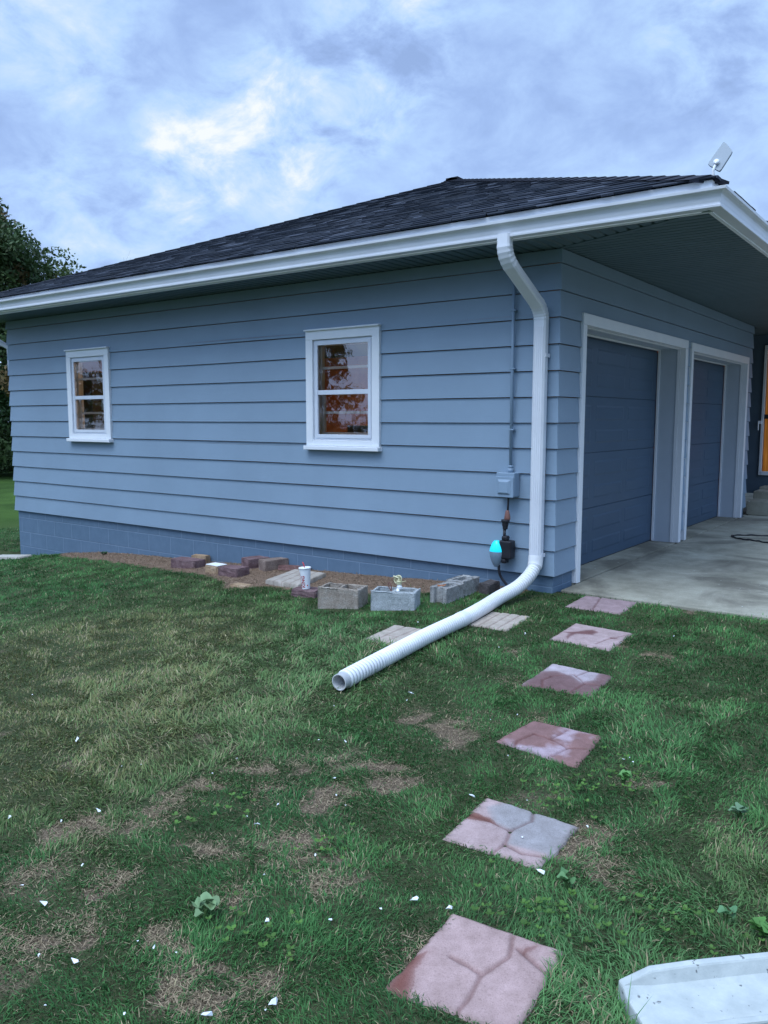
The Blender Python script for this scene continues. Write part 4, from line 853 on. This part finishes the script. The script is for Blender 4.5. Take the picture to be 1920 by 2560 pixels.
for fn, q_ in ch:
    P_ = G(*fn(*q_), .02); s = .008*big.get(q_, rr.uniform(.55, .9))*.62
    n = rr.choice([5, 6, 7]); el = rr.uniform(1.2, 2.6); vs = []
    for i in range(n): a = 2*math.pi*i/n+rr.uniform(-.3, .3); r_ = s*rr.uniform(.6, 1.15); vs.append((r_*el*math.cos(a), r_*math.sin(a), s*.5*math.sin(2*a)))
    top = [(x, y, z+.0012) for x, y, z in vs]; mb = MB(); mb.add(vs+top, [tuple(range(n-1, -1, -1)), tuple(range(n, 2*n))]+[(i, (i+1) % n, n+(i+1) % n, n+i) for i in range(n)])
    o_ = mb.build('paint_chip', m_chip); o_.location = (P_[0], P_[1], P_[2]-.001); o_.rotation_euler = (rr.uniform(-.5, .5), rr.uniform(-.5, .5), rr.uniform(0, 6))
    tag(o_, 'small white flake of old paint lying on the lawn', 'paint chip', 'white paint flakes scattered on the lawn')
# ------------------------------------------------------------------ mesh from numpy with colours
def np_mesh(name, V, polys_idx, psize, colors, mat, parent=None):
    me = bpy.data.meshes.new(name); me.vertices.add(len(V)); me.vertices.foreach_set('co', V.astype(np.float32).reshape(-1))
    me.loops.add(len(polys_idx)); me.loops.foreach_set('vertex_index', polys_idx.astype(np.int32)); me.polygons.add(len(psize))
    st_ = np.concatenate([[0], np.cumsum(psize)[:-1]]); me.polygons.foreach_set('loop_start', st_.astype(np.int32)); me.polygons.foreach_set('loop_total', np.asarray(psize, np.int32))
    me.update(calc_edges=True); ca = me.color_attributes.new('Col', 'FLOAT_COLOR', 'POINT'); c4 = np.ones((len(V), 4), np.float32); c4[:, :3] = colors; ca.data.foreach_set('color', c4.reshape(-1))
    return obj(name, me, mat, parent)
def blades(x, y, z, L, w, yaw, lean, curl, col):
    """one quad + one triangle per blade"""
    n = len(x); d = np.stack([np.cos(yaw), np.sin(yaw), 0*yaw], 1); s = np.stack([-np.sin(yaw), np.cos(yaw), 0*yaw], 1); up = np.array([0, 0, 1.])
    P = np.stack([x, y, z], 1); m1 = P+(d*np.sin(lean)[:, None]+up*np.cos(lean)[:, None])*(L*.5)[:, None]; l2 = lean+curl; tip = m1+(d*np.sin(l2)[:, None]+up*np.cos(l2)[:, None])*(L*.5)[:, None]
    V = np.stack([P-s*(w/2)[:, None], P+s*(w/2)[:, None], m1+s*(w*.42)[:, None], m1-s*(w*.42)[:, None], tip], 1).reshape(-1, 3)
    b = np.arange(n)*5; I = np.stack([b, b+1, b+2, b+3, b+3, b+2, b+4], 1).reshape(-1); ps = np.tile([4, 3], n)
    # root colour mixed a little towards dark brown
    C_ = np.repeat(col[:, None, :], 5, 1); C_[:, 0:2] = C_[:, 0:2]*.8+np.array([.03, .027, .018])*.2
    return V, I, ps, C_.reshape(-1, 3)
# ------------------------------------------------------------------ grass
fwd = math.atan2(CF[1], CF[0]); NB = 620000
r_ = rng.random(NB); r0, r1 = .9, 16.5; ex_ = .75; rad_ = (r0**ex_+r_*(r1**ex_-r0**ex_))**(1/ex_); th = fwd+rng.uniform(-.62, .62, NB)
x = CAM[0]+rad_*np.cos(th); y = CAM[1]+rad_*np.sin(th)
keep = np.ones(NB, bool)
for pl in EXCL: keep &= ~in_poly(x, y, pl)
keep &= ~bed(x, y) | (rng.random(NB) < .012)
keep &= segdist(x, y, pipe_pl) > .035
so2 = soil(x, y); keep &= rng.random(NB) > np.clip(so2*1.15-.22, 0, .90)
x, y, rad_, so2 = x[keep], y[keep], rad_[keep], so2[keep]; n = len(x); z = gz(x, y)-.004-.012*so2
clump = fbm(x*5, y*5, 101, 4); big_ = fbm(x*1.1, y*1.1, 113, 4); med = fbm(x*2.3, y*2.3, 131, 3)
def near_(px, py, r_, sx_=1.): P_ = G(*F(px, py)); return np.exp(-(((x-P_[0])**2+((y-P_[1])*sx_)**2)/r_**2))
lush = np.clip(near_(600, 1420, .8)+near_(420, 1530, .7)+near_(800, 1380, .35)+near_(1400, 1560, .5)*.4+near_(1500, 2000, .55)*.5+near_(1250, 2100, .4)*.6, 0, 1)
brown = np.clip(near_(120, 1450, 1.15)*1.2+near_(20, 1560, .9)+near_(330, 1360, .8)*.7+near_(480, 1260, .9)*.3+near_(100, 1650, .8)*.4+near_(1600, 1900, .5)*.35, 0, 1)
wallb = np.exp(-np.abs(np.minimum(0, y+.0))/.12)
L = .80*(.027+.062*clump**2.6+.018*lush*clump*2)*(1-.08*brown)*(1-.35*so2)*rng.uniform(.55, 1.35, n); L += .02*lush*(rng.random(n) < .25)
tall = rng.random(n) < .006; L[tall] *= 1.9
w = (.0025+.0017*rng.random(n)**2+.0012*lush*rng.random(n))*np.clip((rad_/2.4)**.62, 1, 3.4)
cyaw = fbm(x*3, y*3, 151, 2)*14; yaw = cyaw+rng.normal(0, .9, n); lean = np.abs(rng.normal(.55, .38, n))+.25*lush+.35*so2; curl = rng.uniform(.2, 1.1, n)
g1c = np.array([.040, .125, .040]); g2c = np.array([.095, .225, .070]); g3c = np.array([.16, .30, .12]); br_ = np.array([.27, .215, .095]); st_c = np.array([.40, .34, .20])
k = np.clip(rng.normal(.45, .25, n)+(med-.5)*1.3, 0, 1)[:, None]; col = g1c*(1-k)+g2c*k
kk = (np.clip(lush*.9, 0, 1)*rng.random(n))[:, None]; col = col*(1-kk)+g3c*kk
kb = (np.clip(brown*1.0+(big_-.62)*.8, 0, .7)*rng.uniform(.3, 1.1, n)).clip(0, 1)[:, None]; col = col*(1-kb)+br_*kb
dead = (rng.random(n) < (.05+.32*so2+.14*brown+.10*np.clip((big_-.5)*4, 0, 1)))[:, None]; col = np.where(dead, st_c*rng.uniform(.5, 1.05, (n, 1)), col)
col *= rng.uniform(.7, 1.3, (n, 1))*(.68+.62*clump)[:, None]
V, I, ps, C_ = blades(x, y, z, L, w, yaw, lean, curl, col)
o_ = np_mesh('grass', V, I, ps, C_, m_grass); o_['kind'] = 'stuff'; tag(o_, 'patchy green lawn grass with dry brown areas', 'grass')
# straw lying flat in the bare patches, chips and debris on the bed
ns = 24000; pi = rng.integers(0, len(PATCHW), ns); pw = np.array(PATCHW)[pi]; x = pw[:, 0]+rng.normal(0, .75, ns)*pw[:, 2]; y = pw[:, 1]+rng.normal(0, .75, ns)*pw[:, 2]
keep = np.ones(ns, bool)
for pl in EXCL: keep &= ~in_poly(x, y, pl)
x, y = x[keep], y[keep]; n = len(x); L = rng.uniform(.006, .036, n); col = np.array([.40, .31, .20])*rng.uniform(.2, 1.35, (n, 1))
V, I, ps, C_ = blades(x, y, gz(x, y)-.008+rng.uniform(0, .012, n), L, rng.uniform(.0012, .0026, n), rng.uniform(0, 6.3, n)*.5+.8, rng.uniform(1.25, 1.6, n), rng.uniform(-.2, .25, n), col)
o_ = np_mesh('straw', V, I, ps, C_, m_grass); o_['kind'] = 'stuff'; tag(o_, 'dry straw and clippings on the bare patches', 'straw')
nb = 22000; x = rng.uniform(-7.3, -.2, nb); y = rng.uniform(-1.0, .01, nb); keep = bed(x, y) & (y < .01)
for pl in EXCL[1:]: keep &= ~in_poly(x, y, pl)
x, y = x[keep], y[keep]; n = len(x); L = rng.uniform(.008, .035, n); kq = rng.random((n, 1)); col = (np.array([.12, .075, .05])*(1-kq)+np.array([.42, .31, .22])*kq)*rng.uniform(.6, 1.2, (n, 1))
V, I, ps, C_ = blades(x, y, gz(x, y)+.02*fbm(x*9, y*9, 3)+rng.uniform(0, .008, n), L, rng.uniform(.003, .010, n), rng.uniform(0, 6.3, n), rng.uniform(1.0, 1.7, n), rng.uniform(-.3, .3, n), col)
o_ = np_mesh('mulch', V, I, ps, C_, m_grass); o_['kind'] = 'stuff'; tag(o_, 'reddish brown wood mulch along the foundation', 'mulch')
# clover in the thin lawn
cx_ = []; cent = [G(*F(1330, 1690)), G(*F(1360, 1660)), G(*F(1290, 1720)), G(*F(1240, 1990)), G(*F(1180, 2010)), G(*F(720, 1840)), G(*F(1400, 2000)), G(*F(1620, 2080)), G(*F(560, 2040)), G(*F(1100, 1990)), G(*F(480, 1750)), G(*F(1180, 1730))]
Vv = []; Ff = []; Cc = []
for c_ in cent:
    for k in range(16):
        px, py = c_[0]+rng.normal(0, .085), c_[1]+rng.normal(0, .085)
        if any(in_poly(np.array([px]), np.array([py]), pl)[0] for pl in EXCL): continue
        pz = gzf(px, py)+rng.uniform(.018, .045); s = rng.uniform(.005, .009); a0 = rng.uniform(0, 6.3); cl_ = np.array([.075, .16, .03])*rng.uniform(.7, 1.35)
        for j in range(3):
            a = a0+j*2.09; cc_ = np.array([px+s*math.cos(a), py+s*math.sin(a), pz]); b = len(Vv)
            for t_ in range(6): aa = t_*math.pi/3; Vv.append(cc_+np.array([s*.9*math.cos(aa), s*.9*math.sin(aa), .003*math.cos(aa-a)])); Cc.append(cl_)
            Ff.append([b+i for i in range(6)])
V = np.array(Vv); I = np.array(Ff).reshape(-1); o_ = np_mesh('clover', V, I, np.full(len(Ff), 6), np.array(Cc), m_leaf); o_['kind'] = 'stuff'; tag(o_, 'low clover leaves growing between the grass', 'clover')
# broad-leaved weeds
def weed(px, py, leaves, size, colr, label, stand=.05):
    P_ = G(*F(px, py)); rt_ = empty('weed', (P_[0], P_[1], P_[2]), label, 'weed', 'broad-leaved weeds in the lawn'); rr = random.Random(int(px)); Vv = []; Ff = []; Cc = []; st = MB()
    for k in range(leaves):
        a = rr.uniform(0, 6.28); d = rr.uniform(.3, 1.)*size*1.6; cx, cy, cz = d*math.cos(a), d*math.sin(a), stand*rr.uniform(.6, 1.2); s = size*rr.uniform(.6, 1.1); b = len(Vv); n = 12
        Vv.append((cx, cy, cz-.004)); Cc.append(np.array(colr)*.8); sh = rr.uniform(.8, 1.2)
        for i in range(n):
            t_ = 2*math.pi*i/n; rad2 = s*(1+.10*math.sin(5*t_))*(1.12 if abs(t_-math.pi) > .5 else .75); x_ = cx+rad2*math.cos(t_+a); y_ = cy+rad2*.85*math.sin(t_+a); Vv.append((x_, y_, cz+.008*math.sin(2*t_)+.006)); Cc.append(np.array(colr)*sh)
        Ff += [(b, b+1+i, b+1+(i+1) % n) for i in range(n)]; st.tube([(0, 0, -.01), (cx*.5, cy*.5, cz*.7), (cx, cy, cz-.003)], .002, 5)
    np_mesh('leaf_rosette', np.array(Vv), np.array(Ff).reshape(-1), np.full(len(Ff), 3), np.array(Cc), m_leaf, rt_)
    me = st.mesh('stem'); solidcol(me, (.08, .15, .05)); obj('stem', me, m_leaf, rt_)
weed(440, 1985, 8, .021, (.20, .31, .15), 'pale round-leaved weed at the lower left of the lawn')
weed(1597, 1768, 5, .022, (.15, .25, .14), 'bluish weed at the right edge of the lawn')
weed(1225, 1925, 5, .018, (.12, .25, .10), 'small leafy weed between the last two stepping stones')
weed(1565, 1995, 4, .016, (.12, .26, .12), 'small pale weed above the splash block')
weed(1345, 1700, 8, .015, (.13, .29, .09), 'bright green weed right of the dark maroon stepping stone')
weed(1650, 2035, 8, .022, (.10, .24, .06), 'leafy weed at the far right above the splash block')
weed(225, 1165+36, 6, .02, (.05, .12, .05), 'dark tuft growing at the left end of the mulch bed', .04)
# ------------------------------------------------------------------ trees
def leaf_cloud(centers, radii, nper, size, cols, seed=0, flat=1.):
    rg = np.random.default_rng(seed); C3 = np.repeat(np.array(centers), nper, 0); RR = np.repeat(np.array(radii), nper, 0); n = len(C3)
    d = rg.normal(0, 1, (n, 3)); d /= np.linalg.norm(d, axis=1)[:, None]; P = C3+d*RR[:, None]*(rg.random(n)**.45)[:, None]*np.array([1, 1, flat])
    a = rg.normal(0, 1, (n, 3)); a /= np.linalg.norm(a, axis=1)[:, None]; b = np.cross(a, rg.normal(0, 1, (n, 3))); b /= np.linalg.norm(b, axis=1)[:, None]; s = size*rg.uniform(.6, 1.3, n)[:, None]
    V = np.stack([P-a*s, P-b*s*.5, P+a*s, P+b*s*.5], 1).reshape(-1, 3); cc_ = np.repeat(np.array(cols), nper, 0)*rg.uniform(.6, 1.4, (n, 1)); return V, np.arange(n*4), np.full(n, 4), np.repeat(cc_, 4, 0)
def tree(name, loc, H, Rw, label, group, seed, cols, red=0., crown_z=.15, nclump=170, nper=210, leaf=.10, trunk_r=.25):
    rt_ = empty(name, loc, label, 'tree', group); rg = np.random.default_rng(seed); mb = MB()
    mb.tube([(0, 0, -.3), (.05, .02, H*.3), (-.05, .05, H*.65), (0, 0, H*.93)], [trunk_r, trunk_r*.75, trunk_r*.4, trunk_r*.08], 10); cen = []; rad = []; cl_ = []
    for k in range(nclump):
        t_ = rg.random()**.8; zc = H*(crown_z+(1-crown_z)*t_*.97); prof = Rw*math.sin(math.pi*min(1, (.12+.88*t_)))**.6*(1 if t_ < .75 else (1-t_)/.25*.75+.25); a = rg.uniform(0, 6.283); rr_ = prof*rg.uniform(.25, 1.0)**.6*rg.uniform(.8, 1.12)
        c_ = np.array([rr_*math.cos(a), rr_*math.sin(a), zc]); cen.append(c_); rad.append(H*rg.uniform(.045, .095)); kk = rg.random(); base_ = np.array(cols[0])*(1-kk)+np.array(cols[1])*kk
        if rg.random() < red*t_*1.4: base_ = np.array(cols[2])
        cl_.append(base_)
        if k % 3 == 0: mb.tube([(0, 0, zc*.72), tuple(c_*np.array([.5, .5, .93])), tuple(c_)], [trunk_r*.22, trunk_r*.12, trunk_r*.04], 6)
    mb.build('trunk', m_bark, rt_); V, I, ps, C_ = leaf_cloud(cen, rad, nper, leaf, cl_, seed); np_mesh('crown', V, I, ps, C_, m_leaf, rt_); return rt_
GC = [(.040, .080, .030), (.085, .125, .045), (.14, .10, .04)]
tree('maple_tree', (-32.6, 12.2, -1.5), 12.3, 5.3, 'dense dark green tree with reddish top beyond the left end of the roof', 'trees around the yard', 5, GC, .10, .05, 360, 330, .105, .3)
def shrub(x, y, w_, h_, seed, label, cols):
    rt_ = empty('shrub', (x, y, gzf(x, y)), label, 'shrub', 'shrubs at the edge of the lawn'); rg = np.random.default_rng(seed); cen = []; rad = []; cl_ = []
    for k in range(46): a = rg.uniform(0, 6.28); q_ = rg.random()**.5; zc = h_*rg.uniform(.08, .95)*(1-.35*q_); cen.append((w_*q_*math.cos(a), w_*q_*math.sin(a), zc)); rad.append(h_*.2); kk = rg.random(); cl_.append(np.array(cols[0])*(1-kk)+np.array(cols[1])*kk)
    V, I, ps, C_ = leaf_cloud(cen, rad, 130, .09, cl_, seed); np_mesh('foliage', V, I, ps, C_, m_leaf, rt_)
    mb = MB()
    for k in range(5): a = k*1.26; mb.tube([(0, 0, -.2), (w_*.3*math.cos(a), w_*.3*math.sin(a), h_*.5)], [.04, .02], 6)
    mb.build('stem', m_bark, rt_)
shrub(-38.5, 16.0, 3.0, 3.6, 3, 'dark green shrub at the edge of the lawn behind the house, nearest the wall', [(.02, .045, .02), (.05, .085, .03)])
shrub(-41.5, 14.6, 3.2, 4.2, 4, 'tall dark shrub at the left edge under the big tree', [(.018, .04, .02), (.04, .07, .028)])
shrub(-37.2, 16.8, 1.6, 1.3, 6, 'low shrub with yellowish leaves in front of the dark shrubs', [(.11, .10, .02), (.06, .09, .025)])
# bare tree tip behind the roof
def bare_tree(loc, H, label):
    rt_ = empty('bare_tree', loc, label, 'tree', 'trees around the yard'); mb = MB(); rr = random.Random(12)
    def br_(p_, d, L, r_, dep):
        e = p_+d*L; mb.tube([tuple(p_), tuple((p_+e)/2+Vector((rr.uniform(-.05, .05), rr.uniform(-.05, .05), 0))*L), tuple(e)], [r_, r_*.8, r_*.6], 5, caps=False)
        if dep == 0: return
        for k in range(3): br_(p_.lerp(e, rr.uniform(.55, 1)), (d+Vector((rr.uniform(-.65, .65), rr.uniform(-.65, .65), rr.uniform(-.1, .5)))).normalized(), L*rr.uniform(.6, .8), r_*.55, dep-1)
    br_(Vector((0, 0, -.3)), Vector((0, 0, 1)), H*.33, H*.008, 6); mb.build('trunk', m_bark, rt_)
bare_tree((-26.4, 17.6, -1.0), 11.0, 'bare twiggy tree whose tip shows over the roof')
# trees behind the viewer, seen as reflections in the panes
tree('maple_tree', (-22.6, -20.5, -1.0), 9.6, 4.2, 'leafy tree reflected in the right-hand window, behind the viewer', 'trees around the yard', 8, GC, .3, .12, 105, 100, .16, .25)
tree('maple_tree', (-35.2, -17.5, -1.2), 10.5, 4.2, 'leafy tree reflected in the left-hand window, behind the viewer', 'trees around the yard', 9, GC, .3, .12, 105, 100, .16, .25)

for k in range(8):
    x_, y_ = -13.5-k*3.6, -20.5+.9*k+(.6 if k % 2 else -.5)
    shrub(x_, y_, 2.5, 3.0, 30+k % 2, 'hedge shrub behind the viewer, seen only as a dark reflection in the panes', [(.03, .06, .02), (.06, .10, .035)])
